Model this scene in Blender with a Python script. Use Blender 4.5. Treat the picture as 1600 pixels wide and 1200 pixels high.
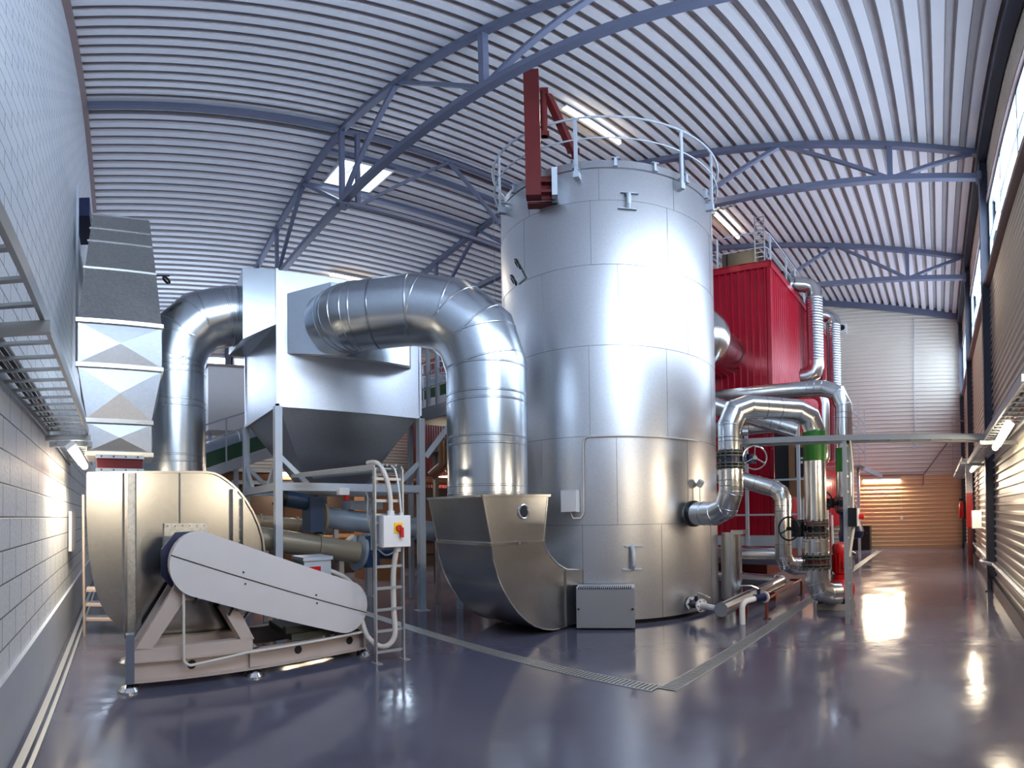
import bpy, bmesh, math, random
from mathutils import Vector, Matrix, Euler
random.seed(4)
for o in list(bpy.data.objects): bpy.data.objects.remove(o, do_unlink=True)
SC = bpy.context.scene; COL = SC.collection
PI = math.pi
# ------------------------------------------------------------------ camera
H = 1.6
cd = bpy.data.cameras.new('camera'); cam = bpy.data.objects.new('camera', cd); COL.objects.link(cam)
cd.type = 'PANO'; cd.panorama_type = 'EQUIRECTANGULAR'          # the photograph is a stitched panorama
F = 817.4
cd.longitude_min = -800/F; cd.longitude_max = 800/F
cd.latitude_max = 793.35/F; cd.latitude_min = -406.65/F
def Rx(a): return Matrix.Rotation(a, 3, 'X')
def Ry(a): return Matrix.Rotation(a, 3, 'Y')
def Rz(a): return Matrix.Rotation(a, 3, 'Z')
cam.matrix_world = Matrix.Translation((0, 0, H)) @ (Rz(.8171) @ Rx(.0138) @ Ry(.0124) @ Rx(PI/2)).to_4x4()
cd.clip_start = .02; cd.clip_end = 200
SC.camera = cam
# ------------------------------------------------------------------ view and world
SC.view_settings.view_transform = 'Standard'; SC.view_settings.look = 'None'
SC.view_settings.gamma = 1; SC.view_settings.use_curve_mapping = False
SC.view_settings.exposure = 0.27
SC.cycles.use_denoising = True
SC.cycles.max_bounces = 8; SC.cycles.diffuse_bounces = 5; SC.cycles.glossy_bounces = 5
SC.cycles.transparent_max_bounces = 12; SC.cycles.sample_clamp_indirect = 8
SC.cycles.caustics_reflective = False; SC.cycles.caustics_refractive = False
W = bpy.data.worlds.new('overcast'); SC.world = W; W.use_nodes = True
bg = W.node_tree.nodes['Background']; bg.inputs[0].default_value = (.76, .86, 1, 1); bg.inputs[1].default_value = 10.0

def portal(name, loc, rot, sx, sy):
    l = bpy.data.lights.new(name, 'AREA'); l.shape = 'RECTANGLE'; l.size = sx; l.size_y = sy; l.cycles.is_portal = True
    o = bpy.data.objects.new(name, l); COL.objects.link(o); o.location = loc; o.rotation_euler = rot
XR, XL, YN, YF = 1.06, -20.2, -.67, 21.0
SILL, HEAD = 6.2, 8.15
for y0, y1 in ((-.4, 4.3), (4.6, 9.7), (10.0, 15.3), (15.6, 20.8)):
    portal('window_daylight', (XR+.12, (y0+y1)/2, (SILL+HEAD)/2), (0, PI/2, 0), HEAD-SILL, y1-y0)
    portal('window_daylight', (XL-.12, (y0+y1)/2, (SILL+HEAD)/2), (0, -PI/2, 0), HEAD-SILL, y1-y0)
portal('window_daylight', (XR+.12, 1.9, 5.1), (0, PI/2, 0), 1.2, 3.6)  # daylight for the added low window
portal('skylight_daylight', (-11.1, 5.6, 11.75), (0, 0, 0), 1.0, 1.2)
def lamp(name, loc, rot, sx, sy, watts, col=(1, .83, .60)):
    l = bpy.data.lights.new(name, 'AREA'); l.shape = 'RECTANGLE'; l.size = sx; l.size_y = sy; l.energy = watts*.85; l.color = col
    o = bpy.data.objects.new(name, l); COL.objects.link(o); o.location = loc; o.rotation_euler = rot; return o

# ------------------------------------------------------------------ materials
def lin(c):
    return tuple((x/12.92 if x <= .04045 else ((x+.055)/1.055)**2.4) for x in c)
def S(r, g, b): return lin((r/255, g/255, b/255))
MATS = {}
def nm(name):
    m = bpy.data.materials.new(name); m.use_nodes = True; MATS[name] = m
    return m, m.node_tree.nodes, m.node_tree.links, m.node_tree.nodes['Principled BSDF']
def N(nodes, t, **k):
    n = nodes.new(t)
    for a, b in k.items(): setattr(n, a, b)
    return n
def mat(name, col, rough=.5, metal=0, var=.08, scale=6, bump=0, bscale=40, coat=0, spec=None):
    m, n, l, b = nm(name)
    tc = N(n, 'ShaderNodeNewGeometry'); no = N(n, 'ShaderNodeTexNoise'); no.inputs['Scale'].default_value = scale; no.inputs['Detail'].default_value = 4
    l.new(tc.outputs['Position'], no.inputs['Vector'])
    mx = N(n, 'ShaderNodeMix', data_type='RGBA'); mx.inputs[6].default_value = (*[c*(1-var) for c in col], 1); mx.inputs[7].default_value = (*[min(1, c*(1+var)) for c in col], 1)
    l.new(no.outputs['Fac'], mx.inputs[0]); l.new(mx.outputs[2], b.inputs['Base Color'])
    b.inputs['Roughness'].default_value = rough; b.inputs['Metallic'].default_value = metal
    if coat: b.inputs['Coat Weight'].default_value = coat
    if bump:
        n2 = N(n, 'ShaderNodeTexNoise'); n2.inputs['Scale'].default_value = bscale; n2.inputs['Detail'].default_value = 3
        l.new(tc.outputs['Position'], n2.inputs['Vector'])
        bp = N(n, 'ShaderNodeBump'); bp.inputs['Strength'].default_value = bump; bp.inputs['Distance'].default_value = .02
        l.new(n2.outputs['Fac'], bp.inputs['Height']); l.new(bp.outputs['Normal'], b.inputs['Normal'])
    return m
def galv(name, col=(.72, .74, .77), rough=.3, spangle=.12, sscale=28, wave=.25, wscale=1.6, rvar=.1, rz=0):
    """galvanised or embossed sheet: zinc spangle, uneven gloss and soft oil-canning"""
    m, n, l, b = nm(name)
    g = N(n, 'ShaderNodeNewGeometry'); P = g.outputs['Position']
    v = N(n, 'ShaderNodeTexVoronoi'); v.inputs['Scale'].default_value = sscale; l.new(P, v.inputs['Vector'])
    no = N(n, 'ShaderNodeTexNoise'); no.inputs['Scale'].default_value = 2.3; no.inputs['Detail'].default_value = 5; l.new(P, no.inputs['Vector'])
    bw = N(n, 'ShaderNodeRGBToBW'); l.new(v.outputs['Color'], bw.inputs[0])
    mx = N(n, 'ShaderNodeMix', data_type='RGBA'); mx.inputs[6].default_value = (*[c*(1-spangle) for c in col], 1); mx.inputs[7].default_value = (*[min(1, c*(1+spangle)) for c in col], 1)
    l.new(bw.outputs[0], mx.inputs[0]); l.new(mx.outputs[2], b.inputs['Base Color'])
    mr = N(n, 'ShaderNodeMapRange'); mr.inputs[3].default_value = rough-rvar; mr.inputs[4].default_value = rough+rvar
    ad = N(n, 'ShaderNodeMath', operation='ADD'); l.new(no.outputs['Fac'], ad.inputs[0]); 
    ml = N(n, 'ShaderNodeMath', operation='MULTIPLY'); l.new(bw.outputs[0], ml.inputs[0]); ml.inputs[1].default_value = rz; l.new(ml.outputs[0], ad.inputs[1])
    mr.inputs[1].default_value = .3; mr.inputs[2].default_value = 1.1; l.new(ad.outputs[0], mr.inputs[0]); l.new(mr.outputs[0], b.inputs['Roughness'])
    b.inputs['Metallic'].default_value = 1
    w = N(n, 'ShaderNodeTexNoise'); w.inputs['Scale'].default_value = wscale; w.inputs['Detail'].default_value = 1; l.new(P, w.inputs['Vector'])
    b1 = N(n, 'ShaderNodeBump'); b1.inputs['Strength'].default_value = wave; b1.inputs['Distance'].default_value = .08; l.new(w.outputs['Fac'], b1.inputs['Height'])
    b2 = N(n, 'ShaderNodeBump'); b2.inputs['Strength'].default_value = .0; b2.inputs['Distance'].default_value = .001; l.new(bw.outputs[0], b2.inputs['Height'])
    l.new(b1.outputs['Normal'], b2.inputs['Normal']); l.new(b2.outputs['Normal'], b.inputs['Normal'])
    return m
def emit(name, col, s):
    m, n, l, b = nm(name); b.inputs['Base Color'].default_value = (1, 1, 1, 1); b.inputs['Emission Color'].default_value = (*col, 1); b.inputs['Emission Strength'].default_value = s; return m

def m_floor():
    m, n, l, b = nm('epoxy_floor'); g = N(n, 'ShaderNodeNewGeometry'); P = g.outputs['Position']
    a = N(n, 'ShaderNodeTexNoise'); a.inputs['Scale'].default_value = .8; a.inputs['Detail'].default_value = 6; l.new(P, a.inputs['Vector'])
    mx = N(n, 'ShaderNodeMix', data_type='RGBA'); mx.inputs[6].default_value = (*S(82, 84, 104), 1); mx.inputs[7].default_value = (*S(98, 98, 116), 1)
    l.new(a.outputs['Fac'], mx.inputs[0]); l.new(mx.outputs[2], b.inputs['Base Color'])
    c = N(n, 'ShaderNodeTexNoise'); c.inputs['Scale'].default_value = 1.9; c.inputs['Detail'].default_value = 8; l.new(P, c.inputs['Vector'])
    r = N(n, 'ShaderNodeMapRange'); r.inputs[1].default_value = .3; r.inputs[2].default_value = .7; r.inputs[3].default_value = .07; r.inputs[4].default_value = .19
    l.new(c.outputs['Fac'], r.inputs[0]); l.new(r.outputs[0], b.inputs['Roughness'])
    d = N(n, 'ShaderNodeTexNoise'); d.inputs['Scale'].default_value = 5; d.inputs['Detail'].default_value = 6; l.new(P, d.inputs['Vector'])
    bp = N(n, 'ShaderNodeBump'); bp.inputs['Strength'].default_value = .22; bp.inputs['Distance'].default_value = .012; l.new(d.outputs['Fac'], bp.inputs['Height']); l.new(bp.outputs['Normal'], b.inputs['Normal'])
    b.inputs['Specular IOR Level'].default_value = .6
    return m
def m_block():
    m, n, l, b = nm('painted_block'); g = N(n, 'ShaderNodeNewGeometry')
    s = N(n, 'ShaderNodeSeparateXYZ'); cb = N(n, 'ShaderNodeCombineXYZ'); l.new(g.outputs['Position'], s.inputs[0]); l.new(s.outputs[0], cb.inputs[0]); l.new(s.outputs[2], cb.inputs[1])
    br = N(n, 'ShaderNodeTexBrick'); br.offset = .5; br.inputs['Scale'].default_value = 1; br.inputs['Brick Width'].default_value = .4; br.inputs['Row Height'].default_value = .2
    br.inputs['Mortar Size'].default_value = .006; br.inputs['Mortar Smooth'].default_value = .3
    br.inputs['Color1'].default_value = (*S(238, 243, 252), 1); br.inputs['Color2'].default_value = (*S(230, 237, 248), 1); br.inputs['Mortar'].default_value = (*S(96, 104, 120), 1)
    l.new(cb.outputs[0], br.inputs['Vector'])
    no = N(n, 'ShaderNodeTexNoise'); no.inputs['Scale'].default_value = 30; no.inputs['Detail'].default_value = 5; l.new(g.outputs['Position'], no.inputs['Vector'])
    mx = N(n, 'ShaderNodeMix', data_type='RGBA', blend_type='MULTIPLY'); mx.inputs[0].default_value = .25; l.new(br.outputs['Color'], mx.inputs[6]); l.new(no.outputs['Fac'], mx.inputs[7])
    l.new(mx.outputs[2], b.inputs['Base Color']); b.inputs['Roughness'].default_value = .5
    ad = N(n, 'ShaderNodeMath', operation='MULTIPLY_ADD'); l.new(br.outputs['Fac'], ad.inputs[0]); ad.inputs[1].default_value = -1; l.new(no.outputs['Fac'], ad.inputs[2])
    bp = N(n, 'ShaderNodeBump'); bp.inputs['Strength'].default_value = .5; bp.inputs['Distance'].default_value = .008; l.new(ad.outputs[0], bp.inputs['Height']); l.new(bp.outputs['Normal'], b.inputs['Normal'])
    return m
def m_glass():
    m, n, l, b = nm('window_glass'); n.remove(b); out = n['Material Output']
    t = N(n, 'ShaderNodeBsdfTransparent'); t.inputs[0].default_value = (.93, .97, 1, 1); gl = N(n, 'ShaderNodeBsdfGlossy'); gl.inputs['Roughness'].default_value = .05
    mx = N(n, 'ShaderNodeMixShader'); fr = N(n, 'ShaderNodeFresnel'); fr.inputs[0].default_value = 1.3; ml = N(n, 'ShaderNodeMath', operation='MULTIPLY'); ml.inputs[1].default_value = .2; l.new(fr.outputs[0], ml.inputs[0]); l.new(ml.outputs[0], mx.inputs[0]); l.new(t.outputs[0], mx.inputs[1]); l.new(gl.outputs[0], mx.inputs[2]); l.new(mx.outputs[0], out.inputs['Surface'])
    return m
M_floor, M_block, M_glass = m_floor(), m_block(), m_glass()
M_deck = mat('roof_deck_steel', S(232, 232, 240), .36, .0, .05, 1.5)
M_clad = mat('wall_cladding', S(218, 212, 201), .36, .0, .04, 1.2)
M_truss = mat('blue_grey_steel_paint', S(102, 108, 132), .42, .1, .06)
M_col = mat('dark_grey_steel_paint', S(72, 76, 92), .4, .1, .06)
M_frame = mat('light_grey_steel_paint', S(188, 196, 208), .4, .1, .04)
M_lowclad = mat('tan_cladding', S(222, 188, 148), .38, 0, .04, 1.2)
M_trim = mat('rose_trim_paint', S(150, 128, 128), .5, 0, .05)
M_alum = mat('window_alu', S(176, 190, 200), .35, .5, .03)
M_tank = galv('tank_stucco_alu', (.66, .665, .69), .38, .10, 110, .03, 1.2, .02)
M_duct = galv('spiral_duct_zinc', (.52, .57, .63), .27, .04, 30, 0, 1.5, .015)
M_sheet = galv('galvanised_sheet', (.58, .58, .57), .27, .06, 34, .03, 1.2, .02)
M_stack = galv('stack_sheet_zinc', (.40, .42, .46), .40, .05, 40, .05, 1.6, .02)
M_sheet2 = galv('matt_galvanised_sheet', (.56, .56, .54), .46, .16, 40, .10, 2.2, .08)
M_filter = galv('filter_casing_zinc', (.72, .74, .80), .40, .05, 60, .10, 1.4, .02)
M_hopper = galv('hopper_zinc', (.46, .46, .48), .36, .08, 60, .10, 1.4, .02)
M_pipe = galv('pipe_jacket_alu', (.66, .67, .67), .24, .04, 60, .06, 2.5, .02)
M_seam = mat('seam_line', S(120, 124, 132), .4, .8, .05)
M_white = mat('white_paint', S(225, 224, 226), .45, 0, .03)
M_guard = mat('pale_grey_guard_paint', S(206, 203, 206), .42, 0, .05, 3)
M_base = mat('warm_grey_base_paint', S(186, 172, 166), .45, 0, .08, 4)
M_dark = mat('black_steel', S(22, 24, 30), .4, .3, .1)
M_hole = mat('black_recess', S(8, 10, 22), .6, 0, .1)  # flat black for black parts and the painted dark of holes and gaps
M_blue = mat('blue_motor_paint', S(32, 58, 92), .35, 0, .1)
M_navy = mat('navy_pump_paint', S(16, 26, 66), .35, 0, .1)
M_red = mat('red_pump_paint', S(186, 12, 16), .3, 0, .08)
M_boiler = mat('crimson_cladding', S(172, 20, 46), .22, .1, .06, 2)
M_oxide = mat('red_oxide_paint', S(96, 28, 28), .45, 0, .08)
M_fabric = mat('dark_red_bellows', S(96, 16, 22), .7, 0, .15, 12)
M_green = mat('green_pipe_band', S(42, 118, 32), .4, 0, .05)
M_dgreen = mat('dark_green_belt_panel', S(14, 72, 44), .45, 0, .06)
M_auger = mat('auger_grey_blue_paint', S(150, 162, 178), .32, .2, .06)
M_auger2 = mat('auger_beige_paint', S(164, 152, 132), .32, .2, .06)
M_flange = mat('grey_flange', S(86, 88, 86), .45, .4, .1)
M_plastic = mat('light_grey_plastic', S(214, 216, 220), .4, 0, .02)
M_pvc = mat('white_hose_plastic', S(206, 200, 194), .45, 0, .04)
M_yellow = mat('yellow_plate', S(238, 200, 20), .4, 0, .02)
M_rred = mat('red_handle_plastic', S(196, 16, 24), .35, 0, .02)
M_tray = mat('tray_galvanised', S(168, 172, 176), .38, .5, .08)
M_chrome = mat('bright_steel', (.8, .8, .8), .15, 1, .02)
M_blackpanel = mat('black_panel', S(30, 26, 26), .3, 0, .1)
M_rust = mat('rust_brown_rail', S(120, 48, 34), .5, 0, .15)
M_tube = emit('fluorescent_tube', (1, .84, .58), 9)
M_cable = mat('grey_cable', S(170, 170, 168), .5, 0, .05)
M_copper = mat('warm_jacket', S(150, 112, 84), .35, .6, .1)

# ------------------------------------------------------------------ geometry helpers
ROOTM = {}; SHEAR = None
class MB:
    def __init__(s): s.bm = bmesh.new()
    def box(s, a, b, M=None):
        x0, y0, z0 = a; x1, y1, z1 = b
        vs = [Vector(p) for p in ((x0,y0,z0),(x1,y0,z0),(x1,y1,z0),(x0,y1,z0),(x0,y0,z1),(x1,y0,z1),(x1,y1,z1),(x0,y1,z1))]
        if M: vs = [M @ v for v in vs]
        v = [s.bm.verts.new(p) for p in vs]
        for f in ((0,3,2,1),(4,5,6,7),(0,1,5,4),(1,2,6,5),(2,3,7,6),(3,0,4,7)): s.bm.faces.new([v[i] for i in f])
        return s
    def bar(s, p, q, w, h=None, up=(0,0,1)):
        """rectangular bar from p to q, w across, h along up"""
        h = h or w; p, q = Vector(p), Vector(q); d = (q-p).normalized(); u = Vector(up)
        if abs(d.dot(u)) > .95: u = Vector((0,1,0)) if abs(d.y) < .9 else Vector((1,0,0))
        a = d.cross(u).normalized(); b = a.cross(d).normalized()
        v = [s.bm.verts.new(c + a*sx*w/2 + b*sy*h/2) for c in (p, q) for sx, sy in ((-1,-1),(1,-1),(1,1),(-1,1))]
        for f in ((3,2,1,0),(4,5,6,7),(0,1,5,4),(1,2,6,5),(2,3,7,6),(3,0,4,7)): s.bm.faces.new([v[i] for i in f])
        return s
    def tube(s, path, r, seg=24, cap=True, closed=False):
        P = [Vector(p) for p in path]; n = len(P); rs = r if isinstance(r, (list, tuple)) else [r]*n
        prev = None; rings = []
        for i in range(n):
            if closed: di, do = (P[i]-P[i-1]).normalized(), (P[(i+1) % n]-P[i]).normalized()
            else:
                do = (P[i+1]-P[i]).normalized() if i < n-1 else (P[i]-P[i-1]).normalized()
                di = (P[i]-P[i-1]).normalized() if i > 0 else do
            t = (di+do).normalized()
            if prev is None:
                a = t.cross(Vector((0,0,1)));
                if a.length < .1: a = t.cross(Vector((1,0,0)))
                a.normalize()
            else: a = (prev - t*prev.dot(t)).normalized()
            b = t.cross(a).normalized(); prev = a
            ax = di.cross(do); sc = 1
            c = max(.2, math.sqrt((1+di.dot(do))/2))
            ring = []
            for k in range(seg):
                an = 2*PI*k/seg; off = (a*math.cos(an)+b*math.sin(an))*rs[i]
                if ax.length > 1e-4:      # stretch in the bend plane so mitred joints keep the bore
                    e = t.cross(ax.normalized()).normalized(); off += e*off.dot(e)*(1/c-1)
                ring.append(s.bm.verts.new(P[i]+off))
            rings.append(ring)
        m = n if closed else n-1
        for i in range(m):
            A, B = rings[i], rings[(i+1) % n]
            for k in range(seg): s.bm.faces.new((A[k], A[(k+1) % seg], B[(k+1) % seg], B[k]))
        if cap and not closed:
            s.bm.faces.new(rings[0][::-1]); s.bm.faces.new(rings[-1])
        return s
    def cyl(s, p, q, r, seg=24, r2=None): return s.tube([p, q], [r, r if r2 is None else r2], seg)
    def lathe(s, prof, center=(0,0,0), seg=64, axis='Z', cap=True):
        c = Vector(center); rings = []
        for r, z in prof:
            rings.append([s.bm.verts.new(c + (Vector((r*math.cos(2*PI*k/seg), r*math.sin(2*PI*k/seg), z)))) for k in range(seg)])
        for A, B in zip(rings, rings[1:]):
            for k in range(seg): s.bm.faces.new((A[k], A[(k+1) % seg], B[(k+1) % seg], B[k]))
        if cap:
            if prof[0][0] > 0: s.bm.faces.new(rings[0][::-1])
            if prof[-1][0] > 0: s.bm.faces.new(rings[-1])
        return s
    def prism(s, poly, vec):
        v = Vector(vec); A = [s.bm.verts.new(Vector(p)) for p in poly]; B = [s.bm.verts.new(Vector(p)+v) for p in poly]; n = len(A)
        s.bm.faces.new(A[::-1]); s.bm.faces.new(B)
        for k in range(n): s.bm.faces.new((A[k], A[(k+1) % n], B[(k+1) % n], B[k]))
        return s
    def loft(s, A, B, cap=True):
        a = [s.bm.verts.new(Vector(p)) for p in A]; b = [s.bm.verts.new(Vector(p)) for p in B]; n = len(a)
        for k in range(n): s.bm.faces.new((a[k], a[(k+1) % n], b[(k+1) % n], b[k]))
        if cap: s.bm.faces.new(a[::-1]); s.bm.faces.new(b)
        return s
    def face(s, P): s.bm.faces.new([s.bm.verts.new(Vector(p)) for p in P]); return s
    def ring(s, c, ax, R, r, seg=48, rs=8):
        c, ax = Vector(c), Vector(ax).normalized(); a = ax.cross(Vector((0,0,1)))
        if a.length < .1: a = ax.cross(Vector((1,0,0)))
        a.normalize(); b = ax.cross(a)
        return s.tube([c+(a*math.cos(2*PI*k/seg)+b*math.sin(2*PI*k/seg))*R for k in range(seg)], r, rs, closed=True)
    def build(s, name, m, parent=None, label=None, bevel=0, sharp=30, loc=None):
        bm = s.bm
        if bevel:
            try: bmesh.ops.bevel(bm, geom=[e for e in bm.edges if len(e.link_faces) == 2 and e.calc_face_angle() > .6], offset=bevel, segments=2, affect='EDGES', profile=.6)
            except Exception: pass
        bmesh.ops.recalc_face_normals(bm, faces=bm.faces)
        for f in bm.faces: f.smooth = True
        for e in bm.edges:
            if len(e.link_faces) != 2 or e.calc_face_angle() > math.radians(sharp): e.smooth = False
        org = Matrix()
        if parent is not None:
            org = ROOTM.get(parent.name, Matrix())
        else:
            if loc is None:
                xs = [v.co for v in bm.verts]
                loc = ((min(v.x for v in xs)+max(v.x for v in xs))/2, (min(v.y for v in xs)+max(v.y for v in xs))/2, min(v.z for v in xs))
            org = Matrix.Translation(loc)
        if s.__dict__.get('local') and SHEAR is not None:
            for v in bm.verts: v.co.x += .25*(v.co.y-SHEAR)
        if not s.__dict__.get('local'):
            bmesh.ops.transform(bm, matrix=org.inverted(), verts=bm.verts)
        me = bpy.data.meshes.new(name); bm.to_mesh(me); bm.free()
        me.materials.append(m)
        o = bpy.data.objects.new(name, me); COL.objects.link(o)
        if parent is not None: o.parent = parent; ROOTM[o.name] = org if not s.__dict__.get('local') else ROOTM.get(parent.name, Matrix())
        else: o.matrix_world = org; ROOTM[o.name] = org
        if label: o['label'] = label
        return o
def LM():
    m = MB(); m.local = True; return m
def thing(name, label, cat, loc=(0,0,0), rz=0, group=None):
    o = bpy.data.objects.new(name, None); COL.objects.link(o); o.location = loc; o.rotation_euler = (0, 0, rz); o.empty_display_size = .2
    o['label'] = label; o['category'] = cat
    if group: o['group'] = group
    ROOTM[o.name] = Matrix.Translation(loc) @ Matrix.Rotation(rz, 4, 'Z')
    return o
def tag(o, label, cat, group=None, kind=None):
    if label: o['label'] = label
    if cat: o['category'] = cat
    if group: o['group'] = group
    if kind: o['kind'] = kind
    return o
def struct(o): o['kind'] = 'structure'; return o
def dup(root, loc, label=None, group=None, rz=None):
    r = root.copy(); COL.objects.link(r); r.location = loc
    if rz is not None: r.rotation_euler = (0, 0, rz)
    if label: r['label'] = label
    if group: r['group'] = group
    for ch in list(root.children):
        c = ch.copy(); COL.objects.link(c); c.parent = r
        for g in list(ch.children):
            d = g.copy(); COL.objects.link(d); d.parent = c
    return r
def fillet(pts, R, n=4):
    """polyline with its corners rounded to n mitred gores"""
    P = [Vector(p) for p in pts]; out = [P[0]]
    Rs = R if isinstance(R, (list, tuple)) else [R]*len(P)
    for i in range(1, len(P)-1):
        a = (P[i-1]-P[i]).normalized(); b = (P[i+1]-P[i]).normalized(); th = a.angle(b)
        if th > PI-.01: out.append(P[i]); continue
        d = Rs[i]/math.tan(th/2); c = P[i] + (a+b).normalized()*(Rs[i]/math.sin(th/2))
        s = P[i]+a*d - c; e = P[i]+b*d - c
        ang = s.angle(e)
        for k in range(n+1):
            t = k/n; out.append(c + s*(math.sin((1-t)*ang)/math.sin(ang)) + e*(math.sin(t*ang)/math.sin(ang)))
    out.append(P[-1]); return out
def bands(parent, path, idx, r, name='joint_band', m=None, dr=.007, w=.03, pair=.05):
    """raised swage rings at the joints of a duct"""
    P = [Vector(p) for p in path]
    for i in idx:
        if isinstance(i, tuple): j, t = i; c = P[j].lerp(P[j+1], t); di = do = (P[j+1]-P[j]).normalized()
        else:
            c = P[i]; di = (P[i]-P[i-1]).normalized() if i > 0 else (P[1]-P[0]).normalized(); do = (P[i+1]-P[i]).normalized() if i < len(P)-1 else di
        mb = MB()
        for sgn, d in ((-1, di), (1, do)):
            q = c + d*sgn*pair
            mb.tube([q-d*w/2, q-d*w/4, q+d*w/4, q+d*w/2], [r, r+dr, r+dr, r], 40, cap=False)
        mb.build(name, m or M_duct, parent)
# ------------------------------------------------------------------ room shell
def roof_z(x, y=5):
    t = min(1.15, abs(x+9.6)/10.6)
    return 11.35 - 1.7*t**1.15
struct(MB().box((XL-.3, YN-.3, -.2), (XR+.3, YF+.3, 0)).build('floor', M_floor))
# roof deck: trapezoidal sheet with ribs along the hall
mb = MB(); prof = []; x = XR+.35; p = .30
while x > XL-.4:
    z = roof_z(x)
    for dx, dz in ((0, 0), (.155, 0), (.18, .14), (.275, .14)): prof.append((x-dx, roof_z(x-dx)+dz))
    x -= p
A = [mb.bm.verts.new((a, YN-.05, b)) for a, b in prof]; B = [mb.bm.verts.new((a, YF+.05, b)) for a, b in prof]
for k in range(len(A)-1): mb.bm.faces.new((A[k], A[k+1], B[k+1], B[k]))
ceil = mb.bm
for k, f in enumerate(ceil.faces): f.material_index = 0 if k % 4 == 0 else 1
# cut the skylight opening
SKX0, SKX1, SKY0, SKY1 = -11.72, -10.55, 4.95, 6.2
for co, no in (((SKX0,0,0),(1,0,0)), ((SKX1,0,0),(1,0,0)), ((0,SKY0,0),(0,1,0)), ((0,SKY1,0),(0,1,0))):
    bmesh.ops.bisect_plane(ceil, geom=ceil.verts[:]+ceil.edges[:]+ceil.faces[:], plane_co=co, plane_no=no)
kill = [f for f in ceil.faces if SKX0 < f.calc_center_median().x < SKX1 and SKY0 < f.calc_center_median().y < SKY1]
bmesh.ops.delete(ceil, geom=kill, context='FACES')
cl_ = struct(mb.build('ceiling', M_deck)); cl_.data.materials.append(mat('darker_deck_web', S(192, 187, 191), .5, .0, .1))  # flute webs and tops coloured darker than the flats for contrast
# block wall beside the camera
outline = [(XL, 0)] + [(XR, 0)] + [(XR - (XR-XL)*k/40, roof_z(XR - (XR-XL)*k/40)+.12) for k in range(41)]
struct(MB().prism([(a, YN, b) for a, b in outline], (0, -.25, 0)).build('wall_left', M_block))
struct(MB().box((XL, YN, .0), (XR, YN+.03, .62)).build('baseboard_left', mat('plinth_paint', S(176, 184, 200), .5, 0, .06)))
MBt = MB()
for k in range(40):
    a = XR-(XR-XL)*k/40; b = XR-(XR-XL)*(k+1)/40
    MBt.bar((a, YN+.05, roof_z(a)-.03), (b, YN+.05, roof_z(b)-.03), .10, .16)
struct(MBt.build('trim_1', M_trim))
# ribbed cladding
def ribbed(mb, o, U, V, Nn, lu, lv, pitch=.15, depth=.028):
    """sheet spanned by U (across the ribs) and V (along the ribs)"""
    o, U, V, Nn = Vector(o), Vector(U), Vector(V), Vector(Nn); pts = []; u = 0
    while u < lu:
        for du, dn in ((0, 0), (.55, 0), (.65, 1), (.9, 1)):
            if u+du*pitch <= lu: pts.append((u+du*pitch, dn*depth))
        u += pitch
    pts.append((lu, 0))
    A = [mb.bm.verts.new(o+U*a+Nn*d) for a, d in pts]; B = [mb.bm.verts.new(o+U*a+Nn*d+V*lv) for a, d in pts]
    for k in range(len(A)-1): mb.bm.faces.new((A[k], A[k+1], B[k+1], B[k]))
    return mb
mb = MB(); ribbed(mb, (XR, YN, 0), (0,0,1), (0,1,0), (-1,0,0), 4.48, YF-YN, .14); ribbed(mb, (XR, YN, 4.48), (0,0,1), (0,1,0), (-1,0,0), 1.26, .77, .14); ribbed(mb, (XR, 3.7, 4.48), (0,0,1), (0,1,0), (-1,0,0), 1.26, YF-3.7, .14); ribbed(mb, (XR, YN, 5.74), (0,0,1), (0,1,0), (-1,0,0), SILL-5.74, YF-YN, .14); ribbed(mb, (XR, YN, HEAD), (0,0,1), (0,1,0), (-1,0,0), 1.7, YF-YN, .14)
struct(mb.build('wall_right', M_clad))
mb = MB(); ribbed(mb, (XL, YN, 0), (0,0,1), (0,1,0), (1,0,0), SILL, YF-YN, .14); ribbed(mb, (XL, YN, HEAD), (0,0,1), (0,1,0), (1,0,0), 1.7, YF-YN, .14)
struct(mb.build('wall_side', M_clad))
mb = MB(); ribbed(mb, (XL, YF, 0), (0,0,1), (1,0,0), (0,-1,0), 11.6, XR-XL, .165, .032)
struct(mb.build('wall_back', M_clad))
mb = MB(); ribbed(mb, (-3.2, YF-.06, 0), (0,0,1), (1,0,0), (0,-1,0), 2.95, 4.2, .165, .032)
struct(mb.build('trim_2', M_lowclad))
struct(MB().box((XR-.10, YN, 0), (XR, YF, .24)).build('baseboard_right', M_col))
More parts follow.
